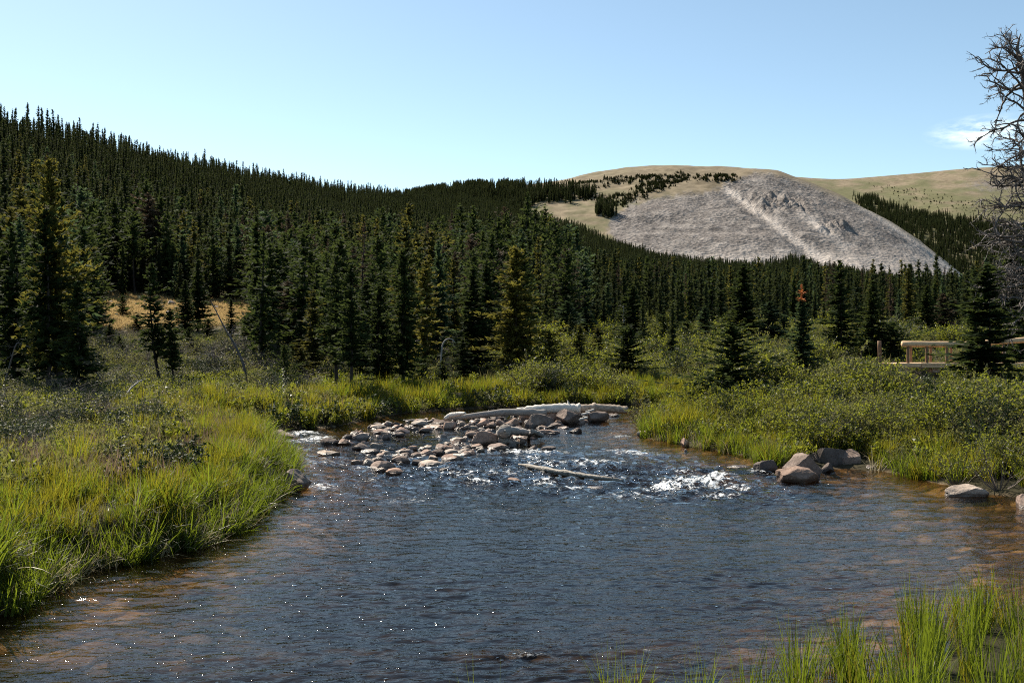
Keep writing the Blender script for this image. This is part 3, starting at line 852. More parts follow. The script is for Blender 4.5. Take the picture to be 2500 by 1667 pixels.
def scatter(name, coll, P, scl, rot=None, idx=None, tilt=0.08, label=None):
    P = np.asarray(P, float); m_ = len(P)
    if m_ == 0: return None
    scl = np.asarray(scl, float)
    if scl.ndim == 1: scl = np.stack([scl] * 3, 1)
    if rot is None:
        rot = np.stack([rng.normal(0, tilt, m_), rng.normal(0, tilt, m_), rng.uniform(0, 6.283, m_)], 1)
    if idx is None: idx = rng.integers(0, len(coll.objects), m_)
    me = bpy.data.meshes.new(name)
    me.vertices.add(m_); me.vertices.foreach_set('co', P.astype(np.float32).ravel())
    for k, a in (('rot', rot), ('scl', scl)):
        at = me.attributes.new(k, 'FLOAT_VECTOR', 'POINT'); at.data.foreach_set('vector', np.asarray(a, np.float32).ravel())
    at = me.attributes.new('idx', 'FLOAT', 'POINT'); at.data.foreach_set('value', np.asarray(idx, np.float32))
    o = link(bpy.data.objects.new(name, me))
    md = o.modifiers.new('scatter', 'NODES'); md.node_group = scatter_group(coll)
    o['kind'] = 'stuff'
    if label: o['label'] = label
    return o

def grass_clump(seed, nbl=36, h=0.55, spread=0.10, w=0.006, bend=0.55, segs=5, lean=0.35):
    r = np.random.default_rng(seed)
    Vs, Qs, Ts = [], [], []; nv = 0
    for b in range(nbl):
        a = r.uniform(0, 6.283); rr_ = spread * math.sqrt(r.random())
        base = np.array([rr_ * math.cos(a), rr_ * math.sin(a), -0.03])
        da = a + r.normal(0, 0.9)
        d = np.array([math.cos(da), math.sin(da), 0])
        H = h * r.uniform(0.5, 1.15); bd = abs(r.normal(0, bend)) ; l0 = abs(r.normal(0, lean)) * 0.6
        s = np.linspace(0, 1, segs + 1)
        ang = l0 + bd * 1.6 * s ** 1.8
        if r.random() < 0.10: ang = ang + 1.4 * (s > r.uniform(0.5, 0.8))     # a folded blade
        step = H / segs
        off = np.cumsum(np.sin(ang) * step) - np.sin(ang[0]) * step; up = np.cumsum(np.cos(ang) * step) - np.cos(ang[0]) * step
        P = base + d[None] * off[:, None] + np.array([0, 0, 1.0])[None] * up[:, None]
        tw = da + 1.57 + r.normal(0, 0.6)
        wd = np.array([math.cos(tw), math.sin(tw), 0]) * w * r.uniform(0.6, 1.3)
        ww = np.clip(1.0 - s ** 2.2, 0.06, 1)[:, None]
        V = np.empty(((segs + 1) * 2, 3)); V[0::2] = P - wd * ww; V[1::2] = P + wd * ww
        i = np.arange(segs) * 2
        q = np.stack([i, i + 1, i + 3, i + 2], 1) + nv
        Vs.append(V); Qs.append(q); nv += len(V)
        Ts.append(np.full(len(V), np.clip(r.normal(0.45, 0.22), 0, 1)))
    return np.concatenate(Vs), np.concatenate(Qs), np.concatenate(Ts)

def shrub(seed, H=1.0, R=0.6, leaves=420, stems=14, leaf=0.045, shape=0.7, wl=0.32):
    """many-stemmed leafy shrub; returns leaf arrays and stem arrays"""
    r = np.random.default_rng(seed)
    mb = MB(); Cs = []; Ds = []
    for k in range(stems):
        a = r.uniform(0, 6.283); out_ = R * math.sqrt(r.random()) ; top = H * r.uniform(0.55, 1.0) * (1 - 0.35 * (out_ / R) ** 2)
        s = np.linspace(0, 1, 6)
        path = np.stack([math.cos(a) * out_ * s ** shape, math.sin(a) * out_ * s ** shape, top * s], 1) + r.normal(0, 0.018 * H, (6, 3)) * s[:, None]
        path[0, 2] = -0.05
        V, q = tube(path, 0.007 * H * (1.15 - s), 3); mb.add(V, q, 0.4)
        nl = leaves // stems
        # side twigs bear the leaves
        for b in range(4):
            t0 = r.uniform(0.3, 0.95); ip = np.array([np.interp(t0, s, path[:, c]) for c in range(3)])
            dv = unit(np.array([math.cos(a) * .5, math.sin(a) * .5, 0.7]) + r.normal(0, 0.6, 3)); L = H * r.uniform(0.12, 0.30)
            ss = r.random(nl // 4)
            Cs.append(ip + dv[None] * (L * ss)[:, None] + r.normal(0, 0.02 * H, (nl // 4, 3))); Ds.append(np.repeat(dv[None], nl // 4, 0))
            V, q = tube(np.stack([ip, ip + dv * L]), [0.0035 * H, 0.0012 * H], 3); mb.add(V, q, 0.5)
    C = np.concatenate(Cs); D = np.concatenate(Ds); m_ = len(C)
    dl = unit(D * 0.5 + r.normal(0, 0.7, (m_, 3)) + np.array([0, 0, 0.15])); sz = leaf * r.uniform(0.6, 1.3, m_)
    wv_ = unit(np.cross(dl, r.normal(0, 0.6, (m_, 3)) + np.array([0, 0, 1.0])))
    V, q = rhombs(C, dl * sz[:, None], wv_ * (sz * wl)[:, None], 0.1)
    return (V, q, np.repeat(np.clip(r.normal(0.5, 0.2, m_), 0, 1), 4)), mb

def shrub_mesh(name, color, seed, **kw):
    (V, q, t), mb = shrub(seed, **kw)
    SV = np.concatenate(mb.V); SQ = np.concatenate(mb.Q); ST = np.concatenate(mb.T)
    return make_mesh(name, np.concatenate([V, SV]), [np.concatenate([q, SQ + len(V)])], [M[color], M['twig']], False,
                     {'tint': np.concatenate([t, ST])}, np.concatenate([np.zeros(len(q)), np.ones(len(SQ))]))

def twiggy_mesh(name, seed, H=1.0, R=0.6, stems=26):
    r = np.random.default_rng(seed); mb = MB()
    for k in range(stems):
        a = r.uniform(0, 6.283); o_ = R * r.random(); top = H * r.uniform(0.4, 1.0); s = np.linspace(0, 1, 6)
        path = np.stack([math.cos(a) * o_ * s, math.sin(a) * o_ * s, top * s], 1) + r.normal(0, 0.035 * H, (6, 3)) * s[:, None]; path[0, 2] = -0.03
        V, q = tube(path, 0.008 * H * (1.1 - s), 3); mb.add(V, q, float(r.uniform(0.2, 0.9)))
        for b in range(5):
            i0 = r.integers(2, 6); dv = unit(np.array([math.cos(a), math.sin(a), 0.5]) + r.normal(0, 0.9, 3)); L = H * r.uniform(0.1, 0.35)
            V, q = tube(np.stack([path[i0], path[i0] + dv * L * .5 + r.normal(0, .015, 3), path[i0] + dv * L]), [0.004 * H, 0.003 * H, 0.001 * H], 3); mb.add(V, q, float(r.uniform(0.2, 0.9)))
    return mb.mesh(name, M['twig'])

def gm(name, mat, seed, **kw):
    V, q, t = grass_clump(seed, **kw)
    return make_mesh(name, V, [q], M[mat], False, {'tint': t})

C_sedge = proto_coll('sedge_clump', [gm('sedge_clump', 'sedge', 500 + k, nbl=34, h=0.50, w=0.0055, bend=0.4, lean=0.25) for k in range(5)]
                     + [gm('sedge_clump', 'sedge_green', 520 + k, nbl=34, h=0.50, w=0.0055, bend=0.55, lean=0.3) for k in range(3)])
C_edge = proto_coll('bank_sedge', [gm('bank_sedge', 'sedge_green', 540 + k, nbl=30, h=0.6, w=0.007, bend=0.75, lean=0.55) for k in range(4)]
                    + [gm('bank_sedge', 'sedge_dry', 550 + k, nbl=16, h=0.55, w=0.006, bend=0.9, lean=0.8) for k in range(2)])
C_tall = proto_coll('tall_sedge', [gm('tall_sedge', 'sedge_green', 560 + k, nbl=40, h=0.85, spread=0.11, w=0.0055, bend=0.28, lean=0.22, segs=8) for k in range(3)]
                    + [gm('tall_sedge', 'sedge_green' if k else 'sedge', 570 + k, nbl=34, h=0.8, spread=0.11, w=0.005, bend=0.35, lean=0.25, segs=8) for k in range(2)]
                    + [gm('tall_sedge', 'sedge_dry', 580, nbl=7, h=0.7, w=0.005, bend=0.9, lean=0.5, segs=8)])
C_meadow = proto_coll('meadow_tuft', [gm('meadow_tuft', 'meadow', 600 + k, nbl=30, h=0.4, spread=0.16, w=0.008, bend=0.6, lean=0.4, segs=3) for k in range(3)]
                      + [gm('meadow_tuft', 'sedge_green', 610 + k, nbl=30, h=0.4, spread=0.16, w=0.008, bend=0.6, lean=0.4, segs=3) for k in range(3)])
C_tan = proto_coll('tan_tuft', [gm('tan_tuft', 'tan_grass', 620 + k, nbl=26, h=0.35, spread=0.25, w=0.02, bend=0.5, lean=0.4, segs=2) for k in range(3)])
C_willow = proto_coll('willow', [shrub_mesh('willow', 'willow', 640 + k, leaves=1000, leaf=0.046, stems=16) for k in range(4)]
                      + [shrub_mesh('willow', 'willow_grey', 650 + k, leaves=800, leaf=0.044, stems=16) for k in range(2)] + [shrub_mesh('willow', 'shrub_dark', 655, leaves=900, leaf=0.045, stems=16)])
C_grey = proto_coll('grey_shrub', [shrub_mesh('grey_shrub', 'willow_grey', 660 + k, leaves=360, leaf=0.055) for k in range(3)]
                    + [twiggy_mesh('grey_shrub', 670 + k) for k in range(2)] + [shrub_mesh('grey_shrub', 'shrub_dark', 666, leaves=420, leaf=0.06)])
C_low = proto_coll('low_herb', [shrub_mesh('low_herb', 'willow', 680 + k, H=0.35, R=0.30, leaves=160, stems=8, leaf=0.05) for k in range(3)]
                   + [shrub_mesh('low_herb', 'willow_grey', 690 + k, H=0.35, R=0.30, leaves=120, stems=8, leaf=0.045) for k in range(2)])

C_dark = proto_coll('dark_willow', [shrub_mesh('dark_willow', 'shrub_dark', 661 + k, leaves=900, leaf=0.046, stems=16) for k in range(2)] + [shrub_mesh('dark_willow', 'willow_grey', 663, leaves=800, leaf=0.044, stems=16),
                     shrub_mesh('dark_willow', 'willow', 664, leaves=800, leaf=0.044, stems=16), twiggy_mesh('dark_willow', 665)])
def sample(xmin, xmax, ymin, ymax, dens):
    m_ = int((xmax - xmin) * (ymax - ymin) * dens)
    x = rng.uniform(xmin, xmax, m_); y = rng.uniform(ymin, ymax, m_)
    s = stream_dist(x, y)
    s = np.where(clear(x, y), s, -9.0)
    z = ground_z(x, y, s)
    a, b = to_px(x, y, z)
    return x, y, z, s, a, b
EXCL = [(*W(1958, 1152), 0.72), (*W(2030, 1142), 0.55), (*W(2082, 1138), 0.42), (*W(1870, 1150), 0.5), (*W(716, 1182), 0.75), (*W(690, 1062), 0.8), (*W(2360, 1205), 0.9), (*W(2000, 1165), 0.6), (*W(1672, 1088), 0.4)]
def clear(x, y):
    k = np.ones(np.shape(x), bool)
    for (a_, b_, r_) in EXCL: k &= np.hypot(x - a_, y - b_) > r_
    return k
def pick(mask, *arrs):
    return [a[mask] for a in arrs]

# left bank: a dense mat of sedge, sunlit from behind
x, y, z, s, a, b = sample(-13.5, -3.2, 6.6, 22, 75)
left = (x < -2.9) & (y < 21.5)
hvar = 0.80 + 0.55 * perlin(x / 0.8, y / 0.8, 131) + 0.25 * perlin(x / 0.3, y / 0.3, 132)
gap_ = fbm(x / 0.55, y / 0.55, 3, 130)
k = left & (s > 0.02) & (s < 7) & (rng.random(len(x)) < np.where(s < 2.2, 1, 0.38)) & (gap_ > np.where(s < 0.5, -0.6, -0.10)) & ((y < 13.5) | (perlin(x / 2.0, y / 2.0, 157) > 0.0) | (s < 1.0))
scatter('sedge_grass', C_sedge, np.stack([x, y, z], 1)[k], (np.clip(hvar, .4, 1.4) * np.where(s < 0.5, 0.85, 1.0) * np.where(s > 2.6, 0.8, 1.0))[k], tilt=0.12)
x, y, z, s, a, b = sample(-12, -3.2, 6.4, 22, 95)
k = (x < -2.9) & (s > -0.22) & (s < 0.32)
rt = np.stack([rng.normal(0, 0.30, k.sum()), rng.normal(0, 0.30, k.sum()), rng.uniform(0, 6.28, k.sum())], 1)
scatter('bank_grass', C_edge, np.stack([x, y, np.maximum(z, 0.0)], 1)[k], rng.uniform(0.55, 1.05, k.sum()), rot=rt)
# brown-pink seed heads and low herbs behind the sedge on the left bank
x, y, z, s, a, b = sample(-22, -4, 9, 33, 14)
k = (s > 1.6) & (x < -3.8) & (x > y * -0.62)
scatter('low_herbs', C_low, np.stack([x, y, z], 1)[k], rng.uniform(0.6, 1.6, k.sum()), idx=rng.choice(5, k.sum(), p=[.08, .08, .08, .38, .38]))
x, y, z, s, a, b = sample(-22, -4, 12.5, 33, 12)
k = (s > 2.4) & (x > y * -0.62) & (perlin(x / 2.2, y / 2.2, 133) > -0.1)
scatter('dry_grass', C_meadow, np.stack([x, y, z], 1)[k], rng.uniform(0.7, 1.3, k.sum()), idx=rng.choice([0, 1, 2], k.sum()))
# pinkish brown grass heads standing over the bank
C_seed = proto_coll('seed_grass', [gm('seed_grass', 'seed_head', 630 + k, nbl=22, h=0.62, spread=0.18, w=0.007, bend=0.35, lean=0.3, segs=3) for k in range(3)])
x, y, z, s, a, b = sample(-16, -4, 11, 30, 12)
k = (s > 0.5) & (x > y * -0.62) & (perlin(x / 2.4, y / 1.7, 134) > -0.05) & (y > 12.0)
scatter('seed_grass', C_seed, np.stack([x, y, z], 1)[k], rng.uniform(0.6, 1.0, k.sum()))
x, y, z, s, a, b = sample(-24, -5, 15, 46, 3.0)
bb_ = perlin(x / 3.0, y / 3.0, 158) + 0.5 * perlin(x / 1.2, y / 1.2, 159)
k = (s > 2.0) & (x > y * -0.64) & (a < 760) & (bb_ > np.where(a < 260, -0.25, 0.10))
hh = np.clip(0.62 + 0.5 * bb_, 0.35, 1.2)
scatter('left_thicket', C_dark, np.stack([x, y, z], 1)[k], np.stack([hh * 1.2, hh * 1.2, hh], 1)[k])
# far bank: bright sedge strip
x, y, z, s, a, b = sample(-9.5, 7.0, 22, 41, 26)
k = (s > 0.03) & (s < 3.2) & (y > 0.9 * 24) & (perlin(x / 1.5, y / 1.2, 135) + 0.4 * perlin(x / 0.5, y / 0.5, 136) > -0.02)
scatter('far_bank_grass', C_sedge, np.stack([x, y, z], 1)[k], np.clip(1.15 + 0.7 * perlin(x / 1.1, y / 1.1, 138), 0.6, 1.8)[k])
x, y, z, s, a, b = sample(-9.5, 7.0, 22, 41, 9)
k = (s > -0.1) & (s < 1.0)
scatter('far_bank_leaves', C_low, np.stack([x, y, np.maximum(z, 0)], 1)[k], rng.uniform(0.9, 1.7, k.sum()))
# right bank: sedge at the water, willows behind
x, y, z, s, a, b = sample(2.5, 14, 12.5, 34, 34)
k = (s > -0.08) & (s < 1.5) & (x > 3) & (y < 34) & (x < y * 0.6) & (perlin(x / 0.7, y / 0.7, 148) + 0.5 * perlin(x / 0.3, y / 0.3, 149) > -0.22)
scatter('right_bank_grass', C_sedge, np.stack([x, y, np.maximum(z, 0)], 1)[k], (np.clip(0.85 + 0.5 * perlin(x / 0.9, y / 0.9, 137), .45, 1.3) * np.where(y > 22, 0.8, 1.0))[k])
x, y, z, s, a, b = sample(2.5, 14, 12.5, 34, 26)
k = (s > -0.12) & (s < 0.5) & (x < y * 0.6)
scatter('right_bank_edge_grass', C_edge, np.stack([x, y, np.maximum(z, 0)], 1)[k], rng.uniform(0.6, 1.05, k.sum()))
x, y, z, s, a, b = sample(3, 30, 14, 42, 7.5)
k = (s > 0.9) & (x < y * 0.62) & (x > 3) & (in_poly(x, y, [(3, 12), (30, 12), (30, 38), (20, 38.5), (12, 35.5), (5, 33), (3, 25)]))
hh = np.clip(0.74 + 0.75 * perlin(x / 2.6, y / 2.6, 139) + 0.3 * perlin(x / 1.1, y / 1.1, 140) + rng.normal(0, 0.10, len(x)), 0.28, 1.7) * np.clip(0.62 + 0.20 * s, 0.5, 1.05) * np.where((a > 2160) & (a < 2345) & (y > 27), 0.32, 1.0)
k &= (hh > 0.32 + 0.1 * rng.random(len(x))) | ((a > 2160) & (a < 2345) & (y > 27) & (rng.random(len(x)) < .6))
scatter('willow_thicket', C_willow, np.stack([x, y, z], 1)[k], np.stack([hh * 1.15, hh * 1.15, hh], 1)[k])
x, y, z, s, a, b = sample(2.5, 16, 14, 34, 8)
k = (s > 0.3) & (s < 4) & (x < y * 0.62)
scatter('right_bank_herbs', C_low, np.stack([x, y, z], 1)[k], rng.uniform(0.8, 1.5, k.sum()))
# valley floor behind both banks
def front_x(y): return y * 0.60
x = rng.uniform(-1, 1, 60000); y = np.sqrt(rng.uniform(24 ** 2, 138 ** 2, 60000)); x = x * front_x(y)
s = stream_dist(x, y); z = ground_z(x, y, s); a, b = to_px(x, y, z)
dryz = in_poly(a, b, [(215, 690), (620, 690), (620, 785), (420, 810), (240, 810), (215, 770)]) & (y > 88)
u = rng.random(len(x))
bushy = perlin(x / 7, y / 7, 141) + 0.5 * perlin(x / 2.5, y / 2.5, 142)
inbank = in_poly(x, y, [(3, 12), (30, 12), (30, 38), (20, 38.5), (12, 35.5), (5, 33), (3, 25)])
k1 = (s > 1.0) & ~dryz & ~inbank & (u < np.where(y < 60, 0.55, 0.35)) & (bushy > -0.2) & ((x > 0) | (y > 44))
hh = np.clip(rng.normal(0.85, 0.25, len(x)) + 0.75 * perlin(x / 4.5, y / 4.5, 144), 0.3, 2.1) * np.where(y > 60, 1.15, 0.95) * np.where(x > 0, 1.1, 0.9) * np.where((a > 200) & (a < 630) & (y > 62), 0.62, 1.0)
scatter('valley_willows', C_willow, np.stack([x, y, z], 1)[k1 & (a > 1150)], np.stack([hh * 1.2, hh * 1.2, hh], 1)[k1 & (a > 1150)])
scatter('valley_shrubs', C_grey, np.stack([x, y, z], 1)[k1 & (a <= 1150)], np.stack([hh * 1.2, hh * 1.2, hh], 1)[k1 & (a <= 1150)])
k2 = (s > 1.0) & ~dryz & ~inbank & (u > 0.5) & (y < 75) & (perlin(x / 2.2, y / 2.2, 146) > -0.15)
scatter('valley_grass', C_meadow, np.stack([x, y, z], 1)[k2], rng.uniform(0.9, 1.6, k2.sum()))
k3 = (s > 0.8) & ~dryz & ~inbank & (u < 0.5) & (y < 52) & (a < 1150)
scatter('undergrowth', C_low, np.stack([x, y, z], 1)[k3] , rng.uniform(0.9, 1.8, k3.sum()))
x = rng.uniform(-60, -24, 14000); y = rng.uniform(86, 139, 14000)
z = ground_z(x, y); a, b = to_px(x, y, z)
k = in_poly(a, b, [(215, 700), (620, 700), (620, 785), (420, 806), (240, 806), (215, 765)])
scatter('tan_meadow_grass', C_tan, np.stack([x, y, z], 1)[k], rng.uniform(0.9, 1.7, k.sum()))
# near bank: tall sedge rising in front of the camera on the right
for nm, (x0, x1, y0, y1), dn in (('tall_sedge', (0.4, 4.5, 5.2, 8.6), 30),):
    x, y, z, s, a, b = sample(x0, x1, y0, y1, dn)
    u = rng.random(len(x))
    clumpy = perlin(x / 0.5, y / 0.5, 151)
    right = (a > 2330 + 70 * perlin(y * 2, x * 2, 3)) & (s > -0.40) & (b > 1480) & (clumpy > -0.12)
    mid = (a > 1930) & (a < 2330) & (s > -0.30) & (clumpy > 0.10) & (b > 1560)
    lft = (a > 1480) & (a <= 1930) & (s > -0.20) & (clumpy > 0.10)
    k = right | mid | lft
    hh = np.where(right, 0.62, np.where(mid, 0.66, 0.64)) * rng.uniform(0.75, 1.15, len(x))
    zz = np.maximum(z, -0.12)
    scatter(nm, C_tall, np.stack([x, y, zz], 1)[k], hh[k], tilt=0.10)
# the rest of the near bank, beside and behind the standpoint
x, y, z, s, a, b = sample(-6, 11, -3, 9.5, 16)
k = (s > 0.15) & ((y < 3.6) | (a > 2580)) & (np.hypot(x, y) > 1.1)
scatter('near_bank_grass', C_tall, np.stack([x, y, z], 1)[k], rng.uniform(0.35, 0.75, k.sum()), tilt=0.1)
# ------------------------------------------------------------------ stones
def ico(sub):
    import bmesh
    bm = bmesh.new(); bmesh.ops.create_icosphere(bm, subdivisions=sub, radius=1.0)
    V = np.array([v.co for v in bm.verts]); Fc = np.array([[v.index for v in f.verts] for f in bm.faces]); bm.free()
    return V, Fc
ICO4 = ico(4); ICO3 = ico(3); ICO2 = ico(2)
def noise3(V, f, seed):
    return (perlin(V[:, 0] * f + 3.1, V[:, 1] * f + V[:, 2] * f * .7, seed) + perlin(V[:, 1] * f - 7.7, V[:, 2] * f + 2.2, seed + 1) + perlin(V[:, 2] * f + 5.5, V[:, 0] * f - 1.2, seed + 2)) / 3
def rock_geo(seed, kind, base=ICO4):
    r = np.random.default_rng(seed)
    V, Fc = base; V = V.copy()
    if kind == 'round':
        cuts, lo, hi, na = 13, 0.50, 0.80, 0.11
    elif kind == 'slab':
        cuts, lo, hi, na = 9, 0.62, 0.86, 0.12
    elif kind == 'block':
        cuts, lo, hi, na = 9, 0.50, 0.72, 0.07
    else:
        cuts, lo, hi, na = 13, 0.45, 0.76, 0.10
    dirs = unit(r.normal(0, 1, (cuts, 3)))
    if kind == 'block':
        dirs[:6] = np.array([[1, .15, .1], [-1, .2, .12], [.1, 1, .2], [-.15, -1, .15], [.1, .05, 1], [0, 0, -1]]); dirs = unit(dirs + r.normal(0, 0.12, dirs.shape))
    if kind == 'wedge':
        dirs[0] = unit(np.array([0.75, -0.15, 0.55])); dirs[1] = unit(np.array([-0.5, -0.2, 0.8]))
    for k in range(cuts):
        c = r.uniform(lo, hi); dd = V @ dirs[k]; over = np.maximum(dd - c, 0)
        V = V - over[:, None] * dirs[k] * 0.96
    nn = noise3(V, 1.3, seed % 90 + 10) * na * 2.2 + noise3(V, 3.6, seed % 70 + 20) * na * 0.9 + noise3(V, 9.0, seed % 50 + 40) * na * 0.35
    V = V * (1 + nn)[:, None]
    mn, mx = V.min(0), V.max(0)
    V = (V - (mn + mx) / 2) / ((mx - mn) / 2)
    return V, Fc
ROCKG = {}
ROCKM = {}
def rock_mesh(kind, k, mat, small=False):
    key = (kind, k, mat, small)
    if key not in ROCKM:
        if (kind, k, small) not in ROCKG: ROCKG[(kind, k, small)] = rock_geo(900 + k * 31 + ['round', 'slab', 'block', 'angular', 'wedge'].index(kind) * 7, kind, ICO3 if small else ICO4)
        V, Fc = ROCKG[(kind, k, small)]
        ROCKM[key] = make_mesh('stone', V, [Fc], M[mat], kind == 'round')
    return ROCKM[key]

SMALL = 'small stone sitting among the larger ones in the midstream rock bar'
def rock(x0, x1, yt, yb, kind='round', mat='rock_pink', label=None, group=None, var=None, depth=0.8, yaw=None, name='stone', cat='stone', zbase=-0.02, roll=0.0, pitch=0.0, k=None):
    d = F * (EYE - zbase) / (yb - HOR)
    w = (x1 - x0) / F * d
    hgt = max((yb - yt) / F * d * 0.98, 0.05)
    dep = max(w * depth, hgt * 0.7)
    dc = d + dep * 0.42
    xc = ((x0 + x1) / 2 - 1250) / F * dc
    if k is None: k = random.randrange(4)
    yaw = random.choice([0, math.pi]) + random.uniform(-0.35, 0.35) if yaw is None else yaw
    hz = hgt * 0.72      # half height; the lowest part sits under water
    o = obj(name, rock_mesh(kind, k, mat, w < 0.45), None, (xc, dc, zbase + hgt - hz), (roll, pitch, yaw), (w / 2 * 1.04, dep / 2, hz))
    tag(o, label or SMALL, cat, group or (None if label else 'small stones of the rock bar'))
    return o

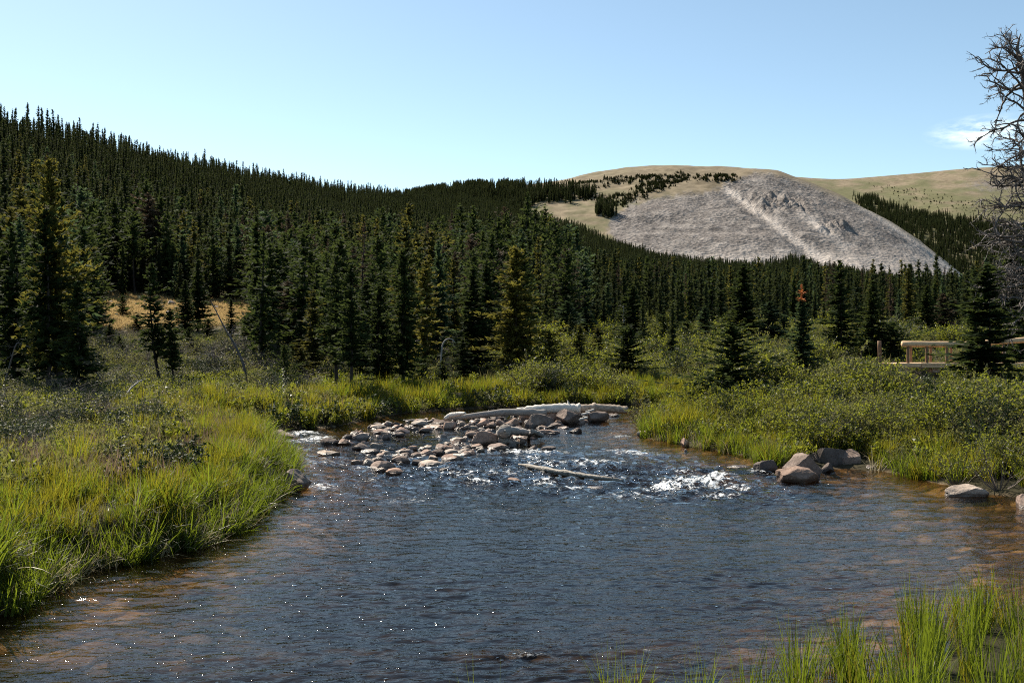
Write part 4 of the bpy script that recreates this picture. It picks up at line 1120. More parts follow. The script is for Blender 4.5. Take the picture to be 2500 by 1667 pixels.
G_BAR = 'stones of the midstream rock bar'
B = 'in the rock bar'
for a in [
    (1004, 1048, 1026, 1041, 'angular', 'rock_pale', 'pale angular stone under the left end of the grey log'),
    (1056, 1104, 1024, 1038, 'slab', 'rock_brown', 'long dark-sided slab right behind the blocky tan stone'),
    (1080, 1116, 1028, 1049, 'block', 'rock_pink', 'blocky tan stone with a flat upright face below the grey log'),
    (1114, 1139, 1029, 1041, 'slab', 'rock_pale', 'flat pale stone just right of the blocky tan stone'),
    (1129, 1159, 1032, 1045, 'round', 'rock_brown', 'brown rounded stone between the blocky stone and the broad hump'),
    (1153, 1205, 1022, 1044, 'round', 'rock_pink', 'broad humped tan stone below the middle of the grey log'),
    (1197, 1230, 1013, 1027, 'angular', 'rock_brown', 'brown stone with a raised tip touching the grey log'),
    (1187, 1214, 1028, 1046, 'round', 'rock_pink', 'egg-shaped stone left of the rusty brown boulder'),
    (1210, 1240, 1023, 1044, 'round', 'rock_brown', 'rusty brown boulder with an orange left flank'),
    (1230, 1268, 1020, 1042, 'round', 'rock_brown', 'rounded dull brown boulder directly above the root snag'),
    (1034, 1080, 1036, 1048, 'slab', 'rock_pale', 'low cream slab left of the blocky tan stone'),
    (904, 945, 1036, 1049, 'wedge', 'rock_pale', 'pale wedge-shaped stone at the back left of the bar'),
    (906, 953, 1048, 1062, 'slab', 'rock_pink', 'pink slab lying in front of the pale wedge stone'),
    (938, 966, 1043, 1054, 'angular', 'rock_pale', 'pale broken stone right of the wedge stone'),
    (955, 980, 1037, 1048, 'wedge', 'rock_pink', 'peaked stone on the back line of the bar'),
    (964, 1003, 1043, 1057, 'angular', 'rock_pink', 'wide pink stone behind the quiet pool'),
    (986, 1003, 1037, 1046, 'round', 'rock_pink', None),
    (1000, 1022, 1043, 1051, 'slab', 'rock_pink', None),
    (1022, 1051, 1044, 1056, 'round', 'rock_brown', 'brown stone at the waterline under the cream slab'),
    (964, 989, 1055, 1067, 'round', 'rock_pink', 'pink stone standing alone at the left end of the quiet pool'),
    (865, 890, 1050, 1062, 'round', 'rock_pink', 'tan stone on top of the leftmost heap of the bar'),
    (860, 900, 1058, 1076, 'angular', 'rock_brown', 'brown shingled stone in the leftmost heap of the bar'),
    (932, 955, 1058, 1075, 'block', 'rock_brown', 'short upright stone right of the leftmost heap'),
    (835, 866, 1060, 1074, 'slab', 'rock_dark', 'dark flat stone at the left tail of the heap'),
    (823, 859, 1072, 1089, 'wedge', 'rock_pink', 'pink wedge stone beside the white riffle'),
    (780, 827, 1070, 1089, 'angular', 'rock_dark', 'dark wet stone beside the small cascade'),
    (773, 830, 1100, 1116, 'round', 'rock_pale', 'pale low stone alone in the water left of the bar'),
    (648, 666, 1091, 1102, 'round', 'rock_pink', 'small pink stone near the tip of the left bank'),
    (860, 907, 1082, 1099, 'angular', 'rock_brown', 'ridged brown stone with weeds on its right end'),
    (904, 936, 1081, 1093, 'slab', 'rock_pale', 'pale stone overgrown with yellow-green weed'),
    (880, 927, 1097, 1108, 'slab', 'rock_dark', 'flat grey stone awash below the ridged brown stone'),
    (927, 950, 1099, 1113, 'block', 'rock_pale', 'pale tilted block with green weed'),
    (910, 946, 1114, 1127, 'angular', 'rock_brown', 'brown jagged stone left of the dark shadowed stone'),
    (887, 907, 1112, 1123, 'round', 'rock_pale', None),
    (857, 894, 1123, 1134, 'slab', 'rock_pink', 'pale low stone with a small dark stone on it'),
    (863, 878, 1116, 1126, 'round', 'rock_dark', 'small dark stone perched on a pale low one'),
    (904, 960, 1125, 1150, 'slab', 'rock_pink', 'broad layered stone at the left front of the bar'),
    (942, 987, 1144, 1163, 'wedge', 'rock_pink', 'front corner stone of the bar lapped by foam'),
    (957, 1001, 1113, 1135, 'wedge', 'rock_brown', 'dark-faced stone leaning to the left in the front row'),
    (966, 984, 1128, 1138, 'round', 'rock_pale', None),
    (964, 996, 1094, 1107, 'round', 'rock_pink', 'round pink stone alone in the gap of the bar'),
    (996, 1019, 1088, 1101, 'round', 'rock_pink', 'small domed stone right of the round pink one'),
    (1020, 1044, 1091, 1101, 'round', 'rock_pale', None),
    (1020, 1066, 1098, 1116, 'wedge', 'rock_pink', 'tan stone sloping up to a black shadowed end'),
    (1050, 1086, 1095, 1114, 'angular', 'rock_dark', 'black shadowed stone at the middle of the bar'),
    (1061, 1103, 1084, 1101, 'slab', 'rock_pink', 'broad pinkish slab at the centre of the bar'),
    (1102, 1132, 1083, 1092, 'slab', 'rock_pale', 'white slab right of the broad pinkish one'),
    (1083, 1122, 1096, 1113, 'round', 'rock_pale', 'cream rounded stone in front of the white slab'),
    (1118, 1157, 1095, 1109, 'slab', 'rock_pale', 'cream slab beside the cream rounded stone'),
    (1129, 1153, 1087, 1099, 'round', 'rock_brown', 'brown stone left of the big sunlit boulder foot'),
    (1150, 1177, 1083, 1098, 'slab', 'rock_pink', 'reddish slab at the foot of the big sunlit boulder'),
    (1098, 1139, 1068, 1079, 'slab', 'rock_pale', 'flat pale stone alone in the quiet pool'),
    (1066, 1092, 1060, 1071, 'wedge', 'rock_pale', 'small white peaked stone in the quiet pool'),
    (1029, 1041, 1059, 1066, 'round', 'rock_pink', None),
    (1136, 1176, 1052, 1069, 'round', 'rock_brown', 'brown rounded stone behind the big sunlit boulder'),
    (1149, 1218, 1051, 1087, 'wedge', 'rock_pink', 'big sunlit tan boulder sloping left, dark on its right face'),
    (1210, 1271, 1066, 1089, 'round', 'rock_pale', 'smooth cream boulder right of the big sunlit one'),
    (1190, 1244, 1083, 1100, 'slab', 'rock_pink', 'flat pink stone at the right front edge of the bar'),
    (1165, 1183, 1093, 1104, 'round', 'rock_pale', None),
    (1078, 1130, 1108, 1127, 'slab', 'rock_pink', 'pink slab with a bent white stick lying on it'),
    (1020, 1090, 1125, 1142, 'slab', 'rock_pale', 'long pale slab washed by the current'),
    (1003, 1030, 1104, 1120, 'angular', 'rock_brown', 'brown stone in the clutter of the front row'),
    (1046, 1069, 1111, 1127, 'angular', 'rock_pale', 'pale broken stone in the clutter of the front row'),
    (1005, 1036, 1122, 1139, 'angular', 'rock_dark', 'dark hollowed stone above the long pale slab'),
    (1073, 1092, 1142, 1156, 'angular', 'rock_brown', 'mossy stone amid the foam below the bar'),
    (1281, 1353, 1009, 1044, 'wedge', 'rock_brown', 'big boulder with a sunlit left edge and broad dark face'),
    (1267, 1304, 1005, 1025, 'round', 'rock_pink', 'tan boulder tucked against the grey log'),
    (1312, 1364, 997, 1029, 'block', 'rock_pink', 'tan boulder with a flat lit top and dark right side'),
    (1358, 1421, 998, 1037, 'angular', 'rock_brown', 'large rusty orange boulder in front of the white log'),
    (1434, 1486, 1004, 1032, 'round', 'rock_brown', 'dark rounded boulder at the right end of the bar'),
    (1475, 1511, 1009, 1019, 'slab', 'rock_brown', 'low reddish stone under the bark log end'),
    (1327, 1376, 1032, 1046, 'slab', 'rock_dark', 'flat dark stone in front of the rusty orange boulder'),
    (1361, 1389, 1041, 1049, 'slab', 'rock_pink', None),
    (1390, 1420, 1044, 1059, 'round', 'rock_dark', 'lone dark domed stone in the open current'),
    (1313, 1367, 1049, 1061, 'slab', 'rock_pink', 'low pink stone right of the root snag'),
    (1249, 1292, 1042, 1056, 'angular', 'rock_pink', 'pale stone held between the roots of the snag'),
    (1249, 1314, 1059, 1073, 'slab', 'rock_pink', 'long flat brown slab under the root snag'),
    (1237, 1272, 1167, 1182, 'round', 'rock_pink', 'low pink stone alone below the driftwood'),
    (1281, 1320, 1088, 1102, 'round', 'rock_dark', 'wet dark stone under the riffle, left of two'),
    (1318, 1358, 1090, 1104, 'round', 'rock_dark', 'wet dark stone under the riffle, right of two'),
    (1555, 1600, 1052, 1066, 'round', 'rock_pale', 'pale stone at the foot of the overhanging right-bank shrub'),
    (1663, 1683, 1068, 1093, 'round', 'rock_pink', 'pink stone half hidden in the right-bank grass'),
    (1670, 1682, 1096, 1106, 'round', 'rock_pale', 'small white stone in the water at the right bank'),
]:
    rock(*a[:4], 'angular' if a[4] == 'round' and a[0] % 2 else a[4], a[5], label=a[6])
rock(662, 722, 1050, 1073, 'round', 'rock_brown', 'smooth brown boulder left of the small cascade', k=1)
rock(683, 756, 1146, 1203, 'wedge', 'rock_brown', 'brown sloping boulder at the tip of the left grassy bank', yaw=0.0, k=0, depth=0.9)
rock(1840, 1897, 1123, 1154, 'angular', 'rock_dark', 'dark wet boulder at the left of the right-bank group')
rock(1950, 2012, 1104, 1140, 'wedge', 'rock_dark', 'dark boulder behind the big angular one on the right bank')
rock(1913, 2004, 1108, 1166, 'wedge', 'rock_brown', 'biggest angular brown boulder of the right-bank group', k=3, yaw=2.9)
rock(1998, 2064, 1092, 1142, 'block', 'rock_dark', 'upright blocky boulder of the right-bank group', k=1, yaw=0.75, depth=1.0)
rock(2050, 2104, 1098, 1143, 'block', 'rock_brown', 'boulder with a rusty orange top at the right of the bank group', k=3)
rock(1998, 2039, 1130, 1155, 'angular', 'rock_dark', 'small dark boulder in front of the upright block')
rock(1899, 2004, 1142, 1180, 'wedge', 'rock_brown', 'low sloping pinkish boulder in front of the bank group', k=1, yaw=0.1, depth=0.6)
rock(1905, 1925, 1120, 1140, 'round', 'rock_dark', 'little dark stone left of the big angular boulder')
rock(2114, 2143, 1136, 1149, 'slab', 'rock_dark', 'low dark stone at the grass edge right of the boulder group')
rock(2305, 2411, 1185, 1216, 'slab', 'rock_pale', 'long pale flat-topped stone off the right bank', k=2, yaw=0.05, depth=0.55)
rock(2480, 2560, 1205, 1248, 'block', 'rock_pink', 'pale boulder cut by the right edge of the picture')
for (px, py, w_, h_, lb) in [(1465, 1197, 60, 14, 'drowned dark stone left of the white riffle'), (1810, 1143, 70, 13, 'drowned mossy stone above the white riffle'), (1730, 1146, 60, 11, 'drowned dark stone left of the mossy one'),
                             (1690, 1625, 90, 16, 'dark stone under the glinting swell near the near bank'), (1270, 1610, 80, 14, 'dark stone under the ripples at the bottom of the picture')]:
    rock(px - w_ / 2, px + w_ / 2, py - h_ * 0.5, py + h_ * 0.6, 'round', 'rock_dark', lb, zbase=-0.07, depth=1.0)

# loose cobbles filling the bar between the stones
bar = [W(*p_) for p_ in [(840, 1085), (870, 1052), (920, 1036), (1010, 1028), (1120, 1022), (1230, 1012), (1300, 1004), (1420, 1006), (1490, 1014), (1470, 1030), (1370, 1040), (1300, 1066), (1260, 1092), (1150, 1112), (1080, 1135), (980, 1162), (900, 1150), (880, 1120), (960, 1092), (1060, 1084), (1130, 1078), (1140, 1050), (1040, 1050), (960, 1066), (930, 1078), (880, 1085)]]
C_cob = proto_coll('cobble', [rock_mesh('round', 10 + k, 'rock_pink', True) for k in range(2)] + [rock_mesh('angular', 10 + k, 'rock_brown', True) for k in range(2)] + [rock_mesh('slab', 12, 'rock_pale', True)])
bx = [p_[0] for p_ in bar]; by = [p_[1] for p_ in bar]
x = rng.uniform(min(bx), max(bx), 700); y = rng.uniform(min(by), max(by), 700)
k = in_poly(x, y, bar)
sz = rng.uniform(0.05, 0.14, k.sum())
scatter('cobbles', C_cob, np.stack([x, y, np.full(len(x), -0.01)], 1)[k], np.stack([sz, sz, sz * 0.6], 1), tilt=0.4)

# ------------------------------------------------------------------ logs and driftwood
def along(pts, rad, k=10, seed=0, wob=0.05, n_=28):
    """a log as a bent, uneven tube through px points (px, py, z)"""
    r = np.random.default_rng(seed)
    P = []
    for (px, py, z) in pts:
        x, y = W(px, py, z); P.append((x, y, z))
    P = np.array(P); t = np.linspace(0, 1, len(P)); tt = np.linspace(0, 1, n_)
    C = np.stack([np.interp(tt, t, P[:, c]) for c in range(3)], 1)
    C = (C + np.roll(C, 1, 0) + np.roll(C, -1, 0)) / 3 if False else C
    for _ in range(3): C[1:-1] = (C[:-2] + 2 * C[1:-1] + C[2:]) / 4
    R = np.interp(tt, np.linspace(0, 1, len(rad)), rad) * (1 + r.normal(0, wob, n_))
    V, q = tube(C, R, k)
    V = V + r.normal(0, wob * 0.25, V.shape) * np.repeat(R, k)[:, None]
    V = V.copy()
    # closed, slightly hollowed ends
    n0 = len(V); V = np.concatenate([V, [C[0] + (C[1] - C[0]) * .25, C[-1] + (C[-2] - C[-1]) * .25]])
    tri = [[n0, (i + 1) % k, i] for i in range(k)] + [[n0 + 1, n0 - k + i, n0 - k + (i + 1) % k] for i in range(k)]
    return V, q, np.array(tri), C, R
def log(name, pts, rad, mat, label, cat='log', seed=0, stubs=0, wob=0.06):
    V, q, tri, C, R = along(pts, rad, 12, seed, wob)
    e = empty(name, tuple(C.mean(0) * [1, 1, 0]))
    off = np.array(e.location)
    tag(e, label, cat)
    obj('log_body', make_mesh('log_body', V - off, [q, tri], M[mat], True), e)
    r = np.random.default_rng(seed + 5)
    for s_ in range(stubs):
        i = r.integers(3, len(C) - 3); a = r.uniform(0.2, 2.9); L = R[i] * r.uniform(0.9, 1.8)
        dv = unit(np.array([r.normal(0, .5), r.normal(0, .4) - 0.3 * 0, abs(r.normal(0.8, .3))]))
        SV, sq = tube(np.stack([C[i], C[i] + dv * L * .6, C[i] + dv * L + r.normal(0, .03, 3)]), [R[i] * .32, R[i] * .22, R[i] * .06], 5)
        obj('branch_stub', make_mesh('branch_stub', SV - off, [sq], M[mat], True), e)
    return e
log('fallen_log', [(1085, 1023, .20), (1120, 1019, .22), (1180, 1012, .26), (1230, 1006, .30), (1290, 1006, .30), (1335, 1008, .28)], [.035, .06, .085, .10, .105, .10], 'greylog', 'long bent grey log lying behind the rock bar, thin end left', seed=1, stubs=3)
log('fallen_log', [(1262, 1001, .30), (1320, 998, .34), (1380, 996, .36), (1418, 998, .34)], [.07, .12, .14, .13], 'bleached', 'bleached white log with flaking wood behind the boulders', seed=2, stubs=5, wob=.11)
log('fallen_log', [(1408, 998, .27), (1450, 996, .28), (1500, 998, .25), (1533, 1001, .22)], [.12, .135, .125, .10], 'barklog', 'short barky log with a sawn-off end reaching into the water', seed=3, wob=.08)
log('driftwood', [(1085, 1022, .22), (1098, 1014, .30), (1124, 1010, .36), (1136, 1008, .40)], [.04, .07, .06, .025], 'bleached', 'short forked driftwood piece above the thin end of the grey log', cat='driftwood', seed=4)
log('driftwood', [(1267, 1133, .06), (1300, 1140, .08), (1350, 1150, .07), (1420, 1160, .055), (1480, 1168, .04), (1522, 1174, .0)], [.018, .045, .052, .046, .038, .03], 'wetlog', 'half-sunk driftwood log slanting across the riffle', cat='driftwood', seed=5, wob=.14, stubs=3)
log('driftwood', [(1040, 1026, .06), (985, 1026, .04)], [.04, .02], 'greylog', 'thin grey pole lying in the shade behind the rock bar', cat='driftwood', seed=6)
log('driftwood', [(1108, 1110, .16), (1128, 1113, .18), (1131, 1122, .1)], [.02, .03, .02], 'bleached', 'bent white stick lying on a pink slab', cat='driftwood', seed=7)
for i_, (px, py, rot) in enumerate([(1440, 1003, .3), (1430, 1010, 0.1), (1424, 1022, .0)]):
    log('wood_chip', [(px - 9, py + 2, .22), (px + 9, py - 2, .24)], [.03, .035], 'bleached', ['white splinter of wood leaning on the dark rounded boulder', 'white splinter of wood below the leaning one', 'lowest white splinter of wood beside the rusty boulder'][i_], cat='driftwood', seed=20 + i_)

# the root snag lying on the bar
e = empty('root_snag', (*W(1270, 1066), 0)); tag(e, 'twisted grey root snag sprawling over the slab in the rock bar', 'driftwood')
off = np.array(e.location)
rs = np.random.default_rng(77)
for path, rad in [([(1222, 1066, .05), (1226, 1056, .30), (1232, 1050, .38), (1240, 1062, .12)], [.10, .13, .12, .07]),
                  ([(1232, 1050, .34), (1255, 1052, .30), (1285, 1056, .22), (1320, 1066, .12)], [.10, .09, .07, .03]),
                  ([(1262, 1056, .18), (1266, 1052, .26), (1278, 1054, .22)], [.08, .08, .05]),
                  ([(1290, 1070, .02), (1294, 1058, .22), (1304, 1056, .26), (1314, 1055, .28)], [.05, .05, .05, .03]),
                  ([(1300, 1052, .33), (1316, 1060, .2), (1324, 1063, .12)], [.06, .06, .05]),
                  ([(1236, 1054, .30), (1231, 1052, .38)], [.05, .02]),
                  ([(1240, 1066, .05), (1246, 1058, .2), (1256, 1053, .3)], [.05, .05, .04])]:
    V, q, tri, C, R = along(path, rad, 8, int(rs.integers(0, 999)), .12, 14)
    obj('root', make_mesh('root', V - off, [q, tri], M['greylog'], True), e)

# ------------------------------------------------------------------ dead wood standing
def wander(r, p0, d0, L, n_, jit, up=0.0, droop=0.0):
    P = [np.array(p0, float)]; d = unit(np.array(d0, float))
    for i in range(n_):
        d = unit(d + r.normal(0, jit, 3) + np.array([0, 0, up - droop * i / n_]))
        P.append(P[-1] + d * L / n_)
    return np.array(P)
def dead_branch(r, mb, p0, d0, L, r0, depth=0, jit=0.30, up=0.03, sub=9):
    n_ = 9 if depth == 0 else (6 if depth == 1 else 3)
    P = wander(r, p0, d0, L, n_, jit, up)
    V, q = tube(P, r0 * np.linspace(1, 0.28, n_ + 1), 6 if depth == 0 else (4 if depth == 1 else 3)); mb.add(V, q, float(r.uniform(.2, .9)))
    if depth >= 2: return
    for k in range(sub if depth == 0 else 5):
        i = r.integers(1 if depth else 2, n_ + 1); dirb = unit(P[min(i, n_)] - P[i - 1])
        nd = unit(dirb + r.normal(0, 0.75, 3) + np.array([0, 0, 0.12]))
        dead_branch(r, mb, P[i - 1] + (P[min(i, n_)] - P[i - 1]) * r.random(), nd, L * r.uniform(0.28, 0.55) * (1 - 0.35 * i / n_), r0 * 0.5, depth + 1, jit * 1.1, up, sub)

D = 33.0
def wp(px, py, dy=0.0): return np.array([(px + 14 - 1250) / F * (D + dy), D + dy, EYE + (HOR - py) / F * (D + dy)])
tx, ty = wp(2540, 930)[:2]
base = np.array([tx, ty, gz(tx, ty)])
e = empty('dead_tree', tuple(base)); tag(e, 'tall bare dead tree with tangled grey branches at the right edge', 'dead tree')
tp = np.array([base, wp(2532, 800), wp(2522, 620), wp(2511, 470), wp(2502, 380), wp(2499, 304), wp(2494, 235), wp(2487, 188), wp(2477, 155), wp(2467, 122), wp(2472, 96), wp(2476, 84)])
V, q = tube(tp, [.30, .24, .22, .20, .18, .165, .15, .135, .11, .055, .03, .012], 10)
obj('trunk', make_mesh('trunk', V - base, [q], M['deadwood'], True), e)
r = np.random.default_rng(41)
rows = [(112, 50, .3), (122, 70, .4), (130, 80, .6), (140, 105, .8), (150, 110, .9), (168, 120, .9), (180, 115, 1), (200, 130, 1), (215, 125, 1), (228, 130, 1), (250, 140, 1), (275, 135, 1), (300, 140, 1), (330, 130, 1), (345, 120, 1), (372, 125, 1.1),
        (400, 130, 1.1), (425, 130, 1.1), (450, 150, 1.1), (470, 150, 1.1), (490, 160, 1.1), (512, 170, 1.1), (530, 175, 1.1), (555, 180, 1.1), (580, 185, 1.1), (605, 190, 1.1), (630, 200, 1.1), (655, 205, 1.1), (680, 210, 1.1), (705, 200, 1.1), (730, 190, 1.1), (760, 170, 1)]
for (py, Lpx, th) in rows:
    for rep in range(2 if py < 400 else 3):
        zz = wp(0, py)[2]
        ip = np.array([np.interp(zz, tp[:, 2], tp[:, c]) for c in range(3)])
        az = math.pi + r.uniform(-0.95, 0.95) if rep < 2 - (py < 400) or r.random() < 0.4 else r.uniform(0, 6.28)
        L = Lpx / F * D * r.uniform(0.68, 1.05)
        dv = np.array([math.cos(az), math.sin(az), r.normal(0.15 if py < 330 else -0.10, 0.2)])
        mb = MB(); dead_branch(r, mb, ip - base, dv, L, 0.042 * th * r.uniform(.7, 1.2), 0, 0.30, 0.05 if py < 330 else 0.0, 8 if py < 400 else 10)
        obj('branch', mb.mesh('branch', M['deadwood' if py < 380 else 'deadtwig'], True), e)

def snag(name, pts, rad, label, cat='dead trunk', d=None, seed=0, twigs=0, mat='deadwood', tw=0.5):
    """thin dead stem through px points at one distance"""
    P = np.array([((px - 1250) / F * dd, dd, EYE + (HOR - py) / F * dd) for (px, py, dd) in pts])
    P[0, 2] = min(P[0, 2], gz(P[0, 0], P[0, 1])) - 0.05
    t = np.linspace(0, 1, len(P)); tt = np.linspace(0, 1, 18)
    C = np.stack([np.interp(tt, t, P[:, c]) for c in range(3)], 1); C[1:-1] = (C[:-2] + 2 * C[1:-1] + C[2:]) / 4
    R = np.interp(tt, np.linspace(0, 1, len(rad)), rad)
    e = empty(name, tuple(P[0])); tag(e, label, cat)
    V, q = tube(C - P[0], R, 7); obj('stem', make_mesh('stem', V, [q], M[mat], True), e)
    r = np.random.default_rng(seed)
    for k in range(twigs):
        i = r.integers(3, 17); mb = MB(); dead_branch(r, mb, C[i] - P[0], unit(r.normal(0, 1, 3) + [0, 0, .1]), tw * r.uniform(.5, 1.2), R[i] * .4, 1)
        obj('twig', mb.mesh('twig', M[mat]), e)
    return e
snag('leaning_snag', [(610, 955, 38), (592, 880, 38.2), (572, 838, 38.5), (548, 800, 39), (515, 735, 39.6)], [.06, .05, .042, .03, .015], 'thin dead trunk leaning left in front of the tan meadow', seed=1, twigs=9, tw=.7)
snag('bent_snag', [(1072, 940, 41), (1075, 905, 41), (1077, 868, 41), (1080, 838, 41), (1092, 826, 41), (1105, 828, 41), (1112, 838, 41)], [.045, .038, .034, .034, .03, .02, .01], 'pale dead stem hooked over at the top before the dark spruces', seed=2, twigs=3, tw=.4, mat='greylog')
snag('fallen_branch', [(282, 1003, 27), (318, 948, 28), (340, 930, 28.5), (357, 925, 28.6)], [.035, .03, .02, .01], 'pale fallen branch propped in the low shrubs on the left', cat='branch', seed=3, twigs=5, tw=.5, mat='greylog')
snag('fallen_branch', [(262, 938, 31), (240, 915, 31), (226, 895, 31)], [.03, .02, .01], 'dark forked branch sticking out of the grass near the left trees', cat='branch', seed=4, twigs=4, tw=.5)
snag('fallen_branch', [(562, 880, 44), (530, 868, 44), (480, 862, 44)], [.03, .02, .01], 'thin dead branch lying left of the leaning dead trunk', cat='branch', seed=5, twigs=4, tw=.6)
snag('fallen_branch', [(0, 1160, 17), (16, 1130, 17), (40, 1098, 17.2)], [.018, .012, .006], 'dark bare stem rising from the left bank herbs at the picture edge', cat='branch', seed=6, twigs=4, tw=.3)
snag('fallen_branch', [(108, 1126, 17), (120, 1100, 17), (125, 1088, 17.2)], [.014, .010, .005], 'short dark bare stem in the herbs of the left bank', cat='branch', seed=7, twigs=3, tw=.25)
snag('fallen_branch', [(0, 905, 33), (40, 835, 33), (80, 850, 33)], [.03, .025, .012], 'bare arching branch beside the big left spruce', cat='branch', seed=8, twigs=5, tw=.6)
snag('dead_sapling', [(1524, 870, 72), (1523, 800, 72), (1522, 745, 72)], [.10, .08, .03], 'slim bare grey stem behind the dense young spruce', seed=9, twigs=6, tw=.6, mat='greylog')
snag('dead_sapling', [(2146, 800, 90), (2148, 780, 90)], [.12, .05], 'short pale broken stem behind the bridge clearing', seed=10, twigs=0, mat='bleached')
snag('dead_sapling', [(2186, 812, 90), (2184, 792, 90)], [.16, .10], 'pale grey stump right of the broken stem', seed=11, twigs=0, mat='bleached')
snag('dead_sapling', [(865, 990, 33), (862, 960, 33), (872, 940, 33)], [.03, .02, .01], 'little dark dead sapling at the far bank', seed=12, twigs=3, tw=.4)
# dead twiggy shrubs
for i_, (px, py, h_, lb) in enumerate([(585, 905, 1.5, 'tangled grey dead shrub behind the leaning dead trunk'), (520, 893, 1.3, 'brownish bare shrub left of the leaning dead trunk'), (1390, 900, 1.4, 'grey-brown bare shrub right of the tall yellowish spruce'),
                                       (1245, 935, 0.9, 'bare grey shrub at the foot of the tall yellowish spruce'), (1985, 880, 1.3, 'grey bare shrub behind the orange-tipped spruce'), (360, 900, 1.4, 'bare grey shrub left of the twin leaning trunks'), (320, 1075, 0.7, 'dark bare shrub among the left bank herbs'), (1310, 925, 0.8, 'low bare shrub between two spruces')]):
    x, y, z = ground_hit(px, py)
    e = empty('dead_shrub', (x, y, z)); tag(e, lb, 'shrub', 'bare dead shrubs')
    obj('twigs', twiggy_mesh('twigs', 700 + i_, 1.0, 0.75, 30), e, (0, 0, 0), (0, 0, 0), (h_, h_, h_))

# ------------------------------------------------------------------ leafy shrubs one can tell apart
for i_, (px, py, h_, w_, col, lb) in enumerate([
        (400, 1178, 0.62, 0.95, 'shrub_dark', 'dark glossy-leaved shrub in the middle of the left grassy bank'), (300, 1160, 0.55, 0.6, 'shrub_dark', 'smaller dark-leaved shrub left of the glossy one on the bank'),
        (330, 1205, 0.45, 0.55, 'shrub_dark', 'low dark shrub in front of the smaller dark one on the bank'), (468, 1150, 0.5, 0.6, 'shrub_dark', 'round dark shrub at the right end of the bank thicket'),
        (1570, 1046, 0.95, 0.8, 'willow_grey', 'greyish shrub overhanging the water at the right bank corner'), (1525, 985, 1.0, 0.9, 'willow', 'leafy shrub where the stream bends out of sight'),
        (2335, 1188, 0.85, 0.75, 'willow', 'shrub hanging over the water behind the long pale stone'), (2440, 1195, 1.1, 0.9, 'willow', 'tall leafy shrub at the right picture edge above the water'),
        (820, 1030, 0.75, 1.0, 'shrub_dark', 'dark shiny-leaved shrub at the far waterline, left one'), (905, 1022, 0.7, 1.0, 'shrub_dark', 'dark shiny-leaved shrub at the far waterline, right one'),
        (1205, 1003, 0.8, 1.0, 'shrub_dark', 'dark shrub behind the bent grey log'), (700, 1046, 0.7, 0.9, 'shrub_dark', 'dark shrub above the brown boulder at the cascade'),
        (1400, 985, 0.9, 0.6, 'shrub_dark', 'black shaded shrub between two bright grass clumps on the far bank'), (480, 915, 1.0, 1.2, 'shrub_dark', 'round dark shrub in the pale grass left of the leaning trunk'),
        (2115, 880, 1.3, 1.2, 'willow', 'yellow-green willow below the lone wooden post'), (2010, 860, 1.2, 1.3, 'willow_grey', 'grey-green willow behind the right-bank spruces')]):
    x, y, z = ground_hit(px, py)
    e = empty('leafy_shrub', (x, y, max(z, 0) - 0.02)); tag(e, lb, 'shrub', 'shrubs along the stream')
    dn = 620 if y < 20 else 520
    (V, q, t), mb = shrub(720 + i_, 1.0, 0.62, dn * (2 if col == 'shrub_dark' else 1), 18, 0.05 / h_ * (0.75 if y < 20 else 1.1), 0.6)
    sm = (w_ / 0.62 * 0.62 * 1.1, w_ * 1.1, h_ * 1.1)
    obj('foliage', make_mesh('foliage', V, [q], M[col], False, {'tint': t}), e, (0, 0, 0), (0, 0, 0), sm)
    obj('stems', mb.mesh('stems', M['twig']), e, (0, 0, 0), (0, 0, 0), sm)
# tall leafy stalk
x, y, z = ground_hit(687, 985)
e = empty('leafy_stalk', (x, y, z)); tag(e, 'pale green leafy stalk standing alone above the far bank', 'plant')
r = np.random.default_rng(5); nn = 60; hh_ = np.linspace(0.15, 1.0, nn); aa = np.arange(nn) * 2.4
dl = np.stack([np.cos(aa), np.sin(aa), np.full(nn, .45)], 1)
V, q = rhombs(np.stack([0 * hh_, 0 * hh_, hh_], 1) + dl * .03, dl * (.16 * (1.15 - hh_ * .7))[:, None], unit(np.cross(dl, [0, 0, 1.0])) * .03, 0.0)
obj('leaves', make_mesh('leaves', V, [q], M['sedge_green'], False, {'tint': np.full(len(V), .95)}), e)
V, q = tube(np.array([[0, 0, -.05], [0.01, 0, .5], [0, 0, 1.02]]), [.012, .01, .004], 5); obj('stem', make_mesh('stem', V, [q], M['sedge_green'], True, {'tint': np.full(len(V), .6)}), e)

# ------------------------------------------------------------------ the footbridge
def box_log(name, p0, p1, rad, mat, parent, k=12, seed=0, wob=0.03):
    r = np.random.default_rng(seed); tt = np.linspace(0, 1, 9)[:, None]
    C = np.array(p0) * (1 - tt) + np.array(p1) * tt
    V, q = tube(C, rad * (1 + r.normal(0, wob, 9)), k); n0 = len(V)
    V = np.concatenate([V, [C[0]], [C[-1]]])
    tri = np.array([[n0, (i + 1) % k, i] for i in range(k)] + [[n0 + 1, n0 - k + i, n0 - k + (i + 1) % k] for i in range(k)])
    return obj(name, make_mesh(name, V, [q, tri], M[mat], True), parent)
def box(name, x0, x1, y0, y1, z0, z1, mat, parent, bev=0.015):
    import bmesh
    bm = bmesh.new(); bmesh.ops.create_cube(bm, size=1.0)
    for v in bm.verts: v.co = Vector(((x0 + x1) / 2 + v.co.x * (x1 - x0), (y0 + y1) / 2 + v.co.y * (y1 - y0), (z0 + z1) / 2 + v.co.z * (z1 - z0)))
    bmesh.ops.bevel(bm, geom=list(bm.edges), offset=bev, segments=1, affect='EDGES')
    me = bpy.data.meshes.new(name); bm.to_mesh(me); bm.free(); me.materials.append(M[mat])
    return obj(name, me, parent)
BD = 43.0
